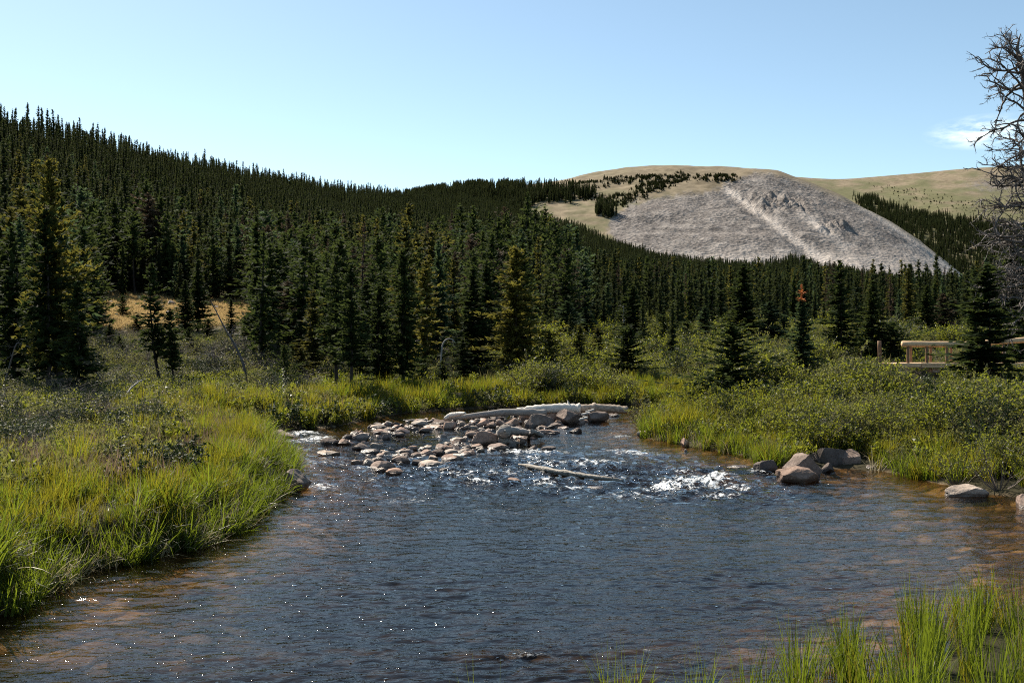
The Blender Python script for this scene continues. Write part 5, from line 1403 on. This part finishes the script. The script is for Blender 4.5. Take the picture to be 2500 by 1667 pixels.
def bxz(px, py, d=BD): return ((px - 1250) / F * d, EYE + (HOR - py) / F * d)
e = empty('footbridge', (0, 0, 0)); 
bx0, bz0 = bxz(2185, 900); e.location = (bx0, BD, bz0)
tag(e, 'log footbridge with peeled handrail seen among the willows at right', 'bridge')
o3 = (bx0, BD, bz0)
def L_(px, py, d=BD): x_, z_ = bxz(px, py, d); return (x_ - o3[0], d - o3[1], z_ - o3[2])
box_log('handrail', L_(2202, 839.5), L_(2392, 840.5), .122, 'lumber', e, seed=1)
box_log('handrail', L_(2388, 837.5), L_(2640, 820), .118, 'lumber', e, seed=2)
for px in (2217, 2263, 2312, 2375, 2450, 2530):
    top = 845 if px < 2400 else 845 - (px - 2400) * .07
    box_log('post', L_(px, 892), L_(px, top), .066, 'lumber_dark', e, 8, int(px))
for px in (2224, 2272, 2322):
    box_log('post', L_(px, 889, BD + 1.5), L_(px, 846, BD + 1.5), .06, 'lumber_dark', e, 8, int(px))
box_log('handrail', L_(2212, 842, BD + 1.5), L_(2420, 842, BD + 1.5), .10, 'lumber_dark', e, seed=5)
x0, zt = bxz(2185, 886); x1, zb = bxz(2247, 897.5); x2 = bxz(2246, 0)[0]; x3 = bxz(2640, 0)[0]
box('deck_beam', x0 - o3[0], x1 - o3[0], -0.12, 0.10, zb - o3[2] + .02, zt - o3[2], 'lumber', e)
box('deck_beam', x2 - o3[0] + .02, x3 - o3[0], -0.16, 0.06, zb - o3[2], zt - o3[2] - .09, 'lumber', e)
box('deck_beam', x2 - o3[0] + .02, x3 - o3[0], -0.08, 0.10, zt - o3[2] - .085, zt - o3[2] + .01, 'lumber', e)
box('deck_beam', x0 - o3[0], x3 - o3[0], 1.42, 1.6, zb - o3[2], zt - o3[2] - .02, 'lumber_dark', e)
px_ = x0 - o3[0]
while px_ < x3 - o3[0]:
    box('deck_plank', px_, px_ + .19, 0.13, 1.40, zt - o3[2] - .06, zt - o3[2] - .01, 'lumber', e, .006); px_ += .20
x, y, z = ground_hit(2150, 885)
xp, zp = bxz(2150, 832, 46)
e = empty('wooden_post', (xp, 46, gz(xp, 46))); tag(e, 'lone brown wooden post standing left of the footbridge', 'post')
box_log('post_body', (0, 0, -.1), (-0.06, 0, zp - e.location.z), .085, 'lumber_dark', e, 9, 8)
for (a0, a1, yt, yb, lb) in [(2268, 2290, 900, 909, 'white flat stone under the footbridge, left one'), (2297, 2318, 899, 909, 'white flat stone under the footbridge, right one')]:
    dd = 43.4; x_, z_ = bxz((a0 + a1) / 2, (yt + yb) / 2, dd)
    tag(obj('stone', rock_mesh('block', 2, 'rock_pale', False), None, (x_, dd, z_), (0, 0, .2), ((a1 - a0) / F * dd / 2, .25, .10)), lb, 'stone')
# pale stones along the step of the tan meadow
for i_, (px, py, w_) in enumerate([(418, 745, 22), (432, 757, 16), (410, 768, 18), (470, 752, 14), (505, 748, 12), (425, 780, 14), (465, 764, 12), (500, 766, 10), (270, 738, 10), (530, 752, 12)]):
    x, y, z = ground_hit(px, py + 3, 90, 139)
    k_ = w_ / F * y
    tag(obj('stone', rock_mesh('angular', i_ % 4, 'rock_pale', True), None, (x, y, z + k_ * .3), (0, 0, i_ * 1.3), (k_ * .5, k_ * .45, k_ * .42)), 'pale stone on the broken edge of the tan meadow at the forest foot', 'stone', 'pale stones along the tan meadow edge')

# ------------------------------------------------------------------ spruces one can tell apart
S = spruce
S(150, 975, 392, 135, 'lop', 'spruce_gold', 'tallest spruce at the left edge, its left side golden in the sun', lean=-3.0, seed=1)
S(118, 978, 520, 120, 'sparse', 'spruce_dark', 'dark spruce close behind the golden-lit one at the left edge', seed=1, lean=-1)
S(190, 985, 692, 110, 'sparse', 'spruce_dark', 'shorter ragged spruce right of the two big left-edge ones')
S(30, 960, 560, 120, 'dense2', 'spruce_dark', 'spruce at the far left edge behind the golden-lit one', seed=2)
S(222, 800, 566, 92, 'dense', 'spruce_dark', 'very dark spruce just left of the tan meadow')
S(388, 943, 645, 74, 'sparse2', 'spruce_dark', 'leaning spruce with a bare trunk in front of the tan meadow', lean=-3.5)
S(425, 945, 755, 56, 'sparse2', 'spruce_dark', 'smaller leaning spruce right beside the bare-trunked one', lean=-3.0, seed=1)
S(452, 818, 684, 56, 'dense', 'spruce_dark', 'small dark spruce on the meadow step, left of a pair')
S(483, 810, 638, 70, 'dense', 'spruce_dark', 'dark spruce on the meadow step, right of a pair', seed=1)
S(564, 830, 730, 36, 'dense2', 'spruce_dark', 'little dark spruce at the right end of the meadow step')
S(640, 902, 622, 80, 'sparse', 'spruce_dark', 'slim leaning spruce right of the leaning dead trunk', lean=-3.5, seed=2)
S(660, 870, 600, 90, 'dense2', 'spruce_dark', 'bluish dark spruce right behind the slim leaning one', seed=1)
S(693, 965, 845, 62, 'bushy', 'spruce_dark', 'short bushy spruce standing in the grass of the far bank')
S(705, 862, 690, 92, 'sparse', 'spruce_brown', 'thin spruce with reddish-brown needles at centre left', seed=1)
S(765, 928, 712, 80, 'sparse', 'spruce_olive', 'olive spruce just right of the reddish-brown one', seed=2)
S(822, 962, 626, 86, 'sparse2', 'spruce_dark', 'spruce with a straight bare lower trunk on the far bank', seed=2)
S(857, 965, 648, 80, 'sparse2', 'spruce_dark', 'spruce next right of the bare-trunked one on the far bank', seed=3)
S(895, 935, 690, 118, 'dense2', 'spruce_dark', 'full green spruce between two slim trunks on the far bank', seed=2)
S(925, 952, 700, 100, 'lop', 'spruce_dark', 'dark spruce whose shadow falls over the far bank', seed=2)
S(985, 950, 610, 108, 'lop', 'spruce_dark', 'tall spruce with an olive top at the centre of the far bank', seed=3)
S(991, 900, 545, 80, 'narrow', 'spruce_olive', 'narrow olive spruce rising behind the tall centre one', seed=1)
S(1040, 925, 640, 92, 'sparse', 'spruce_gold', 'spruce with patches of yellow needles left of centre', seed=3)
S(1070, 905, 592, 84, 'dense2', 'spruce_blue', 'pointed bluish spruce behind the yellow-patched one', seed=3)
S(1107, 895, 636, 62, 'sparse', 'spruce_olive', 'narrow yellowish spruce behind the hooked dead stem', seed=2)
S(1155, 925, 655, 122, 'dense', 'spruce_dark', 'broad green spruce left of the tall yellowish one', seed=2)
S(1187, 880, 640, 90, 'dense2', 'spruce_dark', 'spruce half hidden behind the broad green one')
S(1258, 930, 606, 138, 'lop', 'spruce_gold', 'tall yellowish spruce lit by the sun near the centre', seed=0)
S(1276, 915, 600, 90, 'narrow', 'spruce_dark', 'dark spruce on the shadow side of the tall yellowish one', seed=2)
S(1031, 945, 872, 60, 'bushy', 'spruce_dark', 'low bushy spruce left of the hooked dead stem', seed=1)
S(1080, 948, 882, 66, 'bushy', 'spruce_dark', 'low bushy spruce under the hooked dead stem', seed=2)
S(1340, 932, 810, 88, 'bushy', 'spruce_olive', 'short olive spruce right of the tall yellowish one')
S(1416, 924, 793, 46, 'high', 'spruce_olive', 'small yellowish spruce with a bare lower stem')
S(1533, 934, 798, 140, 'bushy', 'spruce_dark', 'dense dark young spruce above the bright far-bank grass', seed=1)
S(1545, 862, 698, 96, 'dense', 'spruce_dark', 'green spruce behind the dense young one')
S(1385, 850, 738, 110, 'dense', 'spruce_blue', 'blue-green spruce in the bushes right of centre', seed=1)
S(1430, 845, 752, 90, 'dense', 'spruce_blue', 'smaller blue-green spruce beside the first one', seed=2)
S(1677, 852, 785, 84, 'bushy', 'spruce_dark', 'low spreading spruce in the pale willows right of centre')
S(1788, 1002, 795, 225, 'bushy', 'spruce_dark', 'wide shrubby spruce with a pale double top on the right bank', seed=2)
S(1815, 862, 648, 120, 'dense', 'spruce_dark', 'full dark spruce behind the wide shrubby one', seed=3)
S(1880, 858, 738, 116, 'dense', 'spruce_blue', 'broad blue-green spruce left of the orange-tipped one', seed=3)
eo = S(1957, 920, 733, 92, 'dense', 'spruce_blue', 'spruce with a dead orange leader at its very top', seed=0)
hx_ = 0.0
V1, q1, t1 = CR[('dense', 0)]
r = np.random.default_rng(3); zz = np.linspace(.965, 1.20, 60)
oy = eo.location.y; Hh = (EYE + (HOR - 733) / F * oy) - eo.location.z
ang = r.uniform(0, 6.28, 60); ring = np.where(np.isin(np.arange(60), list(range(0, 14)) + list(range(28, 38))), 1.0, 0.25)
dl = np.stack([np.cos(ang), np.sin(ang), np.full(60, .35)], 1)
V, q = rhombs(np.stack([0 * zz, 0 * zz, zz * Hh], 1) + dl * 0.06 * ring[:, None], dl * (.24 * ring)[:, None], unit(np.cross(dl, [0, 0, 1.0])) * .05, 0.0)
TV, tq = tube(np.array([[0, 0, .93 * Hh], [0, 0, 1.22 * Hh]]), [.03, .01], 4)
o = obj('leader', make_mesh('leader', np.concatenate([V, TV]), [np.concatenate([q, tq + len(V)])], M['orange_needles'], False, {'tint': np.full(len(V) + len(TV), .5)}), eo)
o['label'] = 'dead orange top of the spruce'
S(2050, 892, 638, 90, 'dense2', 'spruce_dark', 'tall full spruce right of the orange-tipped one', seed=1)
S(2131, 884, 690, 104, 'dense', 'spruce_dark', 'spruce behind the lone wooden post', seed=1)
S(2175, 880, 788, 130, 'bushy', 'spruce_dark', 'wide dark bush spruce left of the footbridge', seed=3)
S(2262, 842, 698, 84, 'dense', 'spruce_dark', 'spruce rising behind the handrail of the footbridge', seed=2)
S(2303, 838, 718, 74, 'dense2', 'spruce_brown', 'brownish olive spruce behind the footbridge', seed=2)
S(2217, 820, 655, 40, 'narrow', 'spruce_olive', 'narrow olive spire behind the footbridge', seed=3)
S(2410, 968, 652, 190, 'dense2', 'spruce_dark', 'green spruce in front of the footbridge and the dead tree', seed=0, lean=-0.8)
S(2380, 900, 655, 60, 'narrow', 'spruce_dark', 'slim dark spruce just behind the one before the bridge', d=47)
S(2490, 930, 760, 150, 'bushy', 'spruce_dark', 'dark spruce at the right edge behind the bridge rail', d=50)
S(2470, 900, 600, 150, 'dense2', 'spruce_dark', 'tall dark spruce behind the dead tree at the right edge', d=58, seed=2)
S(2003, 965, 920, 60, 'bushy', 'shrub_dark' if False else 'spruce_dark', 'knee-high dark spruce amid the right-bank willows', seed=1)
S(300, 775, 722, 46, 'bushy', 'spruce_dark', 'round little spruce on the tan meadow', seed=2)

S(268, 868, 792, 52, 'sparse', 'spruce_dark', 'small thin spruce in the valley scrub right of the left-edge trees', seed=1)
S(292, 880, 822, 44, 'bushy', 'spruce_dark', 'little bushy spruce in the valley scrub, second from the left', seed=2)
S(335, 822, 768, 44, 'sparse2', 'spruce_olive', 'small olive spruce below the tan meadow, left of the leaning pair', seed=1)
S(462, 862, 800, 50, 'bushy', 'spruce_dark', 'small dark spruce in the scrub right of the leaning pair', seed=1)
S(508, 836, 778, 56, 'bushy', 'spruce_dark', 'bushy dark spruce left of the top of the leaning dead trunk', seed=3)
S(600, 872, 770, 50, 'sparse', 'spruce_dark', 'slim small spruce behind the leaning dead trunk', seed=3)
S(735, 945, 850, 64, 'sparse', 'spruce_olive', 'small ragged olive spruce left of the bare-trunked ones', seed=1)
S(945, 955, 880, 46, 'sparse2', 'spruce_dark', 'small spruce under the tree with the long shadow', seed=1)
S(1130, 945, 830, 70, 'sparse', 'spruce_dark', 'thin spruce in front of the broad green one', seed=2)
S(1460, 900, 800, 70, 'sparse', 'spruce_olive', 'ragged olive spruce right of the small yellowish one', seed=2)
S(1620, 862, 770, 70, 'bushy', 'spruce_dark', 'small bushy spruce at the back of the pale willows', seed=1)
S(1720, 850, 750, 80, 'dense', 'spruce_blue', 'blue-green spruce left of the full dark one', seed=2)
S(2090, 880, 790, 60, 'sparse', 'spruce_olive', 'small olive spruce left of the lone wooden post', seed=2)
# ------------------------------------------------------------------ the forest
def forest_mask(x, y, z, px, py, rho):
    th = np.arctan2(x, y)
    D = np.interp(px, HILL[:, 0], HILL[:, 1])
    w = sstep(1450, 1560, px)
    start = np.where(px < 225, 52, np.where(px < 625, 141, np.where(px < 1290, 50, np.where(px < 1560, 74, 98))))
    start = start + 9 * perlin(x / 9, y / 9, 161)
    ok = (rho > start) & (rho < D + 14) & (rho > 44)
    # young scattered spruces in front of the closed forest
    sc_ = (rho > 58) & (rho <= start) & (px > 1290) & (perlin(x / 5, y / 5, 163) > 0.42)
    return ok | sc_
pts = []
# jittered grid, denser and taller near the foot
def grid_pts(r0, r1, sp):
    x = np.arange(-r1 * 0.66, r1 * 0.66, sp); y = np.arange(r0 * 0.7, r1, sp)
    X, Y = np.meshgrid(x, y); X = X.ravel() + rng.uniform(-.45, .45, X.size) * sp; Y = Y.ravel() + rng.uniform(-.45, .45, Y.size) * sp
    rho = np.hypot(X, Y); k = (rho >= r0) & (rho < r1) & (np.abs(X) < Y * 0.64)
    return X[k], Y[k]
for r0, r1, sp in ((44, 150, 2.8), (150, 300, 2.7), (300, 560, 2.7), (560, 860, 3.0)):
    X, Y = grid_pts(r0, r1, sp); Z = ground_z(X, Y, np.full(X.shape, 60.0))
    a, b = to_px(X, Y, Z); rho = np.hypot(X, Y)
    k = forest_mask(X, Y, Z, a, b, rho) & (rng.random(len(X)) < 0.9)
    pts.append(np.stack([X, Y, Z, a, b, rho], 1)[k])
FP = np.concatenate(pts)
# heights: 6-13 m, stands of taller and shorter trees
hts = np.clip(9.2 + 2.2 * perlin(FP[:, 0] / 26, FP[:, 1] / 26, 165) + rng.normal(0, 1.7, len(FP)), 3.5, 14.5)
hts *= np.interp(FP[:, 5], [44, 70, 110, 160, 300, 900], [0.66, 0.78, 0.98, 1.05, 0.78, 0.66])
hts *= np.where((FP[:, 3] > 1290) & (FP[:, 5] < 130), 1.0, 1.0)
hts *= 1 - sstep(1280, 1480, FP[:, 3]) * np.interp(FP[:, 5], [58, 100, 200, 400, 700], [0.52, 0.42, 0.38, 0.32, 0.28])
hts *= np.where((FP[:, 3] > 640) & (FP[:, 3] < 1290) & (FP[:, 5] < 130), 0.84, 1.0)
small = rng.random(len(FP)) < 0.16
hts[small] *= 0.6
big = rng.random(len(FP)) < 0.06
hts[big & (FP[:, 5] > 90)] *= 1.2
# keep clear of the trees already standing
cur = np.array([(o.location.x, o.location.y) for o in scene.collection.objects if o.name.startswith('spruce_tree')])
dmin = np.min(np.hypot(FP[:, 0][:, None] - cur[:, 0][None], FP[:, 1][:, None] - cur[:, 1][None]), 1)
kk = dmin > 1.3
FP = FP[kk]; hts = hts[kk]
inview = (FP[:, 3] > -60) & (FP[:, 3] < 2560)
order = np.argsort(-(hts / FP[:, 5]) * inview)
NI = 246
ind = order[:NI]; rest = np.setdiff1d(np.arange(len(FP)), ind)
MID = [('dense', 0), ('dense2', 1), ('sparse', 2), ('narrow', 1), ('dense2', 3), ('narrow', 3), ('sparse2', 4), ('lop', 5), ('high', 6), ('dead', 7)]
CR_SPEC['dead'] = dict(Rr=0.10, cb=0.10, whorls=34, per=5, spr=6, gap=0.55, size=0.55, power=0.6, droop=0.45, clump=0.7)
for k_, (kd, sd) in enumerate(MID):      # lighter crowns for the closed forest
    sp = dict(CR_SPEC[kd]); sp['whorls'] = int(sp['whorls'] * 0.8); sp['spr'] = max(3, int(sp['spr'] * 0.6)); sp['size'] *= 1.35; sp['Rr'] *= 1.25; sp['gap'] = 0.28; sp['clump'] = 0.7; sp['power'] *= 0.9
    CR[('mid', k_)] = spruce_crown(1200 + k_, **sp)
CR_SPEC["mid"] = dict(Rr=0.15)
marks = [(60, 'at the far left picture edge'), (140, 'behind the golden-lit left tree'), (240, 'left of the tan meadow'), (420, 'above the tan meadow left half'), (600, 'above the tan meadow right half'),
         (690, 'right of the tan meadow'), (780, 'behind the thin reddish-brown spruce'), (860, 'behind the bare-trunked bank spruce'), (940, 'behind the full green bank spruce'), (1020, 'behind the tall centre spruce'),
         (1100, 'behind the hooked dead stem'), (1190, 'behind the broad green spruce'), (1290, 'behind the tall yellowish spruce'), (1380, 'right of the tall yellowish spruce'), (1480, 'behind the two blue-green spruces'),
         (1600, 'behind the dense dark young spruce'), (1760, 'left of the wide shrubby spruce'), (1900, 'behind the wide shrubby spruce'), (2000, 'behind the orange-tipped spruce'), (2120, 'left of the wooden post'), (2300, 'behind the bridge handrail'), (9999, 'near the dead tree')]
SIZE = ['short', 'middling', 'tall', 'very tall']
CWORD = {'spruce_dark': 'dark green', 'spruce_olive': 'olive', 'spruce_blue': 'blue-green', 'spruce_brown': 'brownish'}
RANK = ['in the foremost row', 'in the second row', 'in the third row', 'a few rows back', 'well back', 'at the hill foot']
cols = ['spruce_dark'] * 14 + ['spruce_olive'] + ['spruce_blue'] * 2 + ['spruce_brown']
for i_ in ind:
    x, y, z, a, b, rho = FP[i_]; H = hts[i_]
    col_ = cols[int(rng.integers(0, len(cols)))]
    mk_ = int(rng.choice(10, p=[.13, .13, .13, .11, .12, .10, .09, .09, .05, .05]))
    if mk_ == 9: col_ = 'spruce_brown'
    zn = [q_ for q_ in marks if a < q_[0]][0][1]
    e = empty('spruce_tree', (x, y, z - 0.05), (rng.normal(0, .028), rng.normal(0, .028), rng.uniform(0, 6.28)))
    lab = '%s %s spruce %s, %s' % (SIZE[int(np.searchsorted([6.0, 7.6, 9.2], H))], 'dead thin brownish' if mk_ == 9 else CWORD[col_], RANK[int(np.searchsorted([58, 68, 80, 96, 118], rho))], zn)
    tag(e, lab, 'tree', 'forest: ' + lab)
    wf = H * rng.uniform(0.85, 1.45)
    obj('trunk', TRM[int(rng.integers(0, 4))], e, (0, 0, 0), (0, 0, 0), (H * .8, H * .8, H))
    obj('crown', crown_mesh('mid', col_, mk_), e, (0, 0, 0), (0, 0, 0), (wf, wf, H))
# the closed forest beyond: one object
def tree_arrays(seed, cols_mat, whorls=20, per=6, spr=3, size=2.0, **kw):
    sp = dict(Rr=0.135, cb=0.05, whorls=whorls, per=per, spr=spr, gap=0.15, size=size, power=0.72, droop=0.35, clump=0.4); sp.update(kw)
    V, q, t = spruce_crown(seed, **sp)
    TV, tq = tube(np.array([[0, 0, -.03], [0, 0, .9]]), [.016, .003], 4)
    return make_mesh('forest_spruce', np.concatenate([V, TV]), [np.concatenate([q, tq + len(V)])], [M[cols_mat], M['bark']], False, {'tint': np.concatenate([t, np.full(len(TV), .5)])},
                     np.concatenate([np.zeros(len(q)), np.ones(len(tq))]))
C_for = proto_coll('forest_spruce', [tree_arrays(1300 + k, 'spruce_far', whorls=26, spr=4, size=1.55, Rr=[.115, .095, .13, .09, .11][k], power=[.72, .6, .85, .6, .7][k], gap=.2) for k in range(5)]
                   + [tree_arrays(1310, 'spruce_olive', whorls=26, spr=4, size=1.5, Rr=.12, gap=.25), tree_arrays(1311, 'spruce_blue', whorls=26, spr=4, size=1.55, Rr=.13),
                      tree_arrays(1312, 'spruce_brown', whorls=26, spr=3, size=1.1, Rr=.10, gap=.45), tree_arrays(1313, 'spruce_dark', whorls=26, spr=4, size=1.5, Rr=.12)])
C_farf = proto_coll('distant_spruce', [tree_arrays(1320 + k, 'spruce_far', whorls=22, per=5, spr=2, size=1.7, Rr=[.10, .085, .115, .095][k], power=[.8, .7, .9, .65][k], gap=.15) for k in range(4)])
def put_forest(name, P, H, coll, weights=None, label=None, wm=1.0):
    m_ = len(P); wf = H * rng.uniform(0.85, 1.25, m_) * wm
    nn = len(coll.objects)
    idx = rng.choice(nn, m_, p=weights) if weights is not None else None
    return scatter(name, coll, P, np.stack([wf, wf, H], 1), idx=idx, tilt=0.02, label=label)
R_ = FP[rest]; HR = hts[rest]
nr_ = R_[:, 5] < 330
wts = np.array([.14, .14, .14, .14, .14, .09, .06, .05, .10])
put_forest('forest', R_[nr_][:, :3], HR[nr_], C_for, wts, 'closed dark spruce forest covering the slope')
put_forest('upper_forest', R_[~nr_][:, :3], HR[~nr_], C_farf, None, 'dense spruce forest on the upper slope up to the skyline')
# stands and dwarf patches on the mountain
def on_mount(fn, polys, dens, r0, r1, px0, px1, hrange, name, label, wm=1.0):
    area_n = dens
    p_ = rng.uniform(px0, px1, area_n); rh = np.sqrt(rng.uniform(r0 ** 2, r1 ** 2, area_n))
    x, y, z = fn(p_, rh); a, b = to_px(x, y, z)
    jx = 10 * perlin(a / 30, b / 12, 171) + rng.normal(0, 6, len(a)); jy = 5 * perlin(a / 25, b / 10, 172) + rng.normal(0, 1.8, len(a))
    k = np.zeros(len(a), bool)
    for pl in polys: k |= in_poly(a + jx, b + jy, pl)
    k &= perlin(a / 16, b / 6, 173) > -0.35 + 0.3 * rng.random(len(a))
    P = np.stack([x, y, z], 1)[k]
    return put_forest(name, P, rng.uniform(*hrange, k.sum()), C_farf, None, label, wm)
on_mount(dome_z, [[(900, 470), (1060, 472), (1180, 462), (1290, 462), (1380, 464), (1442, 470), (1446, 484), (1370, 494), (1300, 500), (1290, 530), (900, 560)],
                  [(1455, 515), (1475, 500), (1500, 520), (1492, 535), (1465, 530)]], 26000, 640, 1150, 900, 1520, (7, 12), 'mountain_stand', 'dark spruce stand at the left shoulder of the bare mountain')
on_mount(dome_z, [[(1480, 492), (1500, 476), (1540, 470), (1570, 447), (1600, 430), (1680, 424), (1690, 436), (1650, 452), (1600, 470), (1560, 486), (1520, 505), (1490, 508)],
                  [(1500, 440), (1560, 432), (1600, 428), (1600, 440), (1520, 450), (1490, 452)], [(1700, 430), (1790, 426), (1795, 440), (1760, 448), (1700, 440)], [(1460, 452), (1485, 450), (1485, 458), (1460, 458)],
                  [(1390, 447), (1470, 441), (1472, 446), (1392, 452)], [(1480, 438), (1550, 431), (1552, 436), (1482, 442)], [(1420, 486), (1490, 478), (1490, 484), (1420, 492)]],
         26000, 800, 1150, 1380, 1820, (0.9, 2.6), 'dwarf_spruce_patch', 'low dwarf spruce patches near the top of the bare mountain', 3.2)
on_mount(ridge_z, [[(2090, 480), (2160, 495), (2230, 520), (2330, 535), (2420, 545), (2500, 560), (2700, 600), (2700, 820), (2400, 780), (2330, 700), (2250, 620), (2120, 560)]], 26000, 1260, 2000, 2050, 2700, (7, 12), 'ridge_forest', 'dark forest band in the gully right of the scree')
on_mount(ridge_z, [[(2120, 450), (2230, 462), (2330, 480), (2420, 500), (2500, 520), (2500, 540), (2330, 520), (2200, 490)]], 2600, 1500, 2200, 2050, 2600, (1.0, 2.6), 'ridge_scrub', 'scattered dark scrub on the far green slope', 4.0)
on_mount(dome_z, [[(2290, 618), (2310, 605), (2380, 650), (2390, 675), (2350, 660)]], 9000, 620, 1150, 2250, 2420, (7, 11), 'gully_trees', 'small group of spruces on the right edge of the scree')
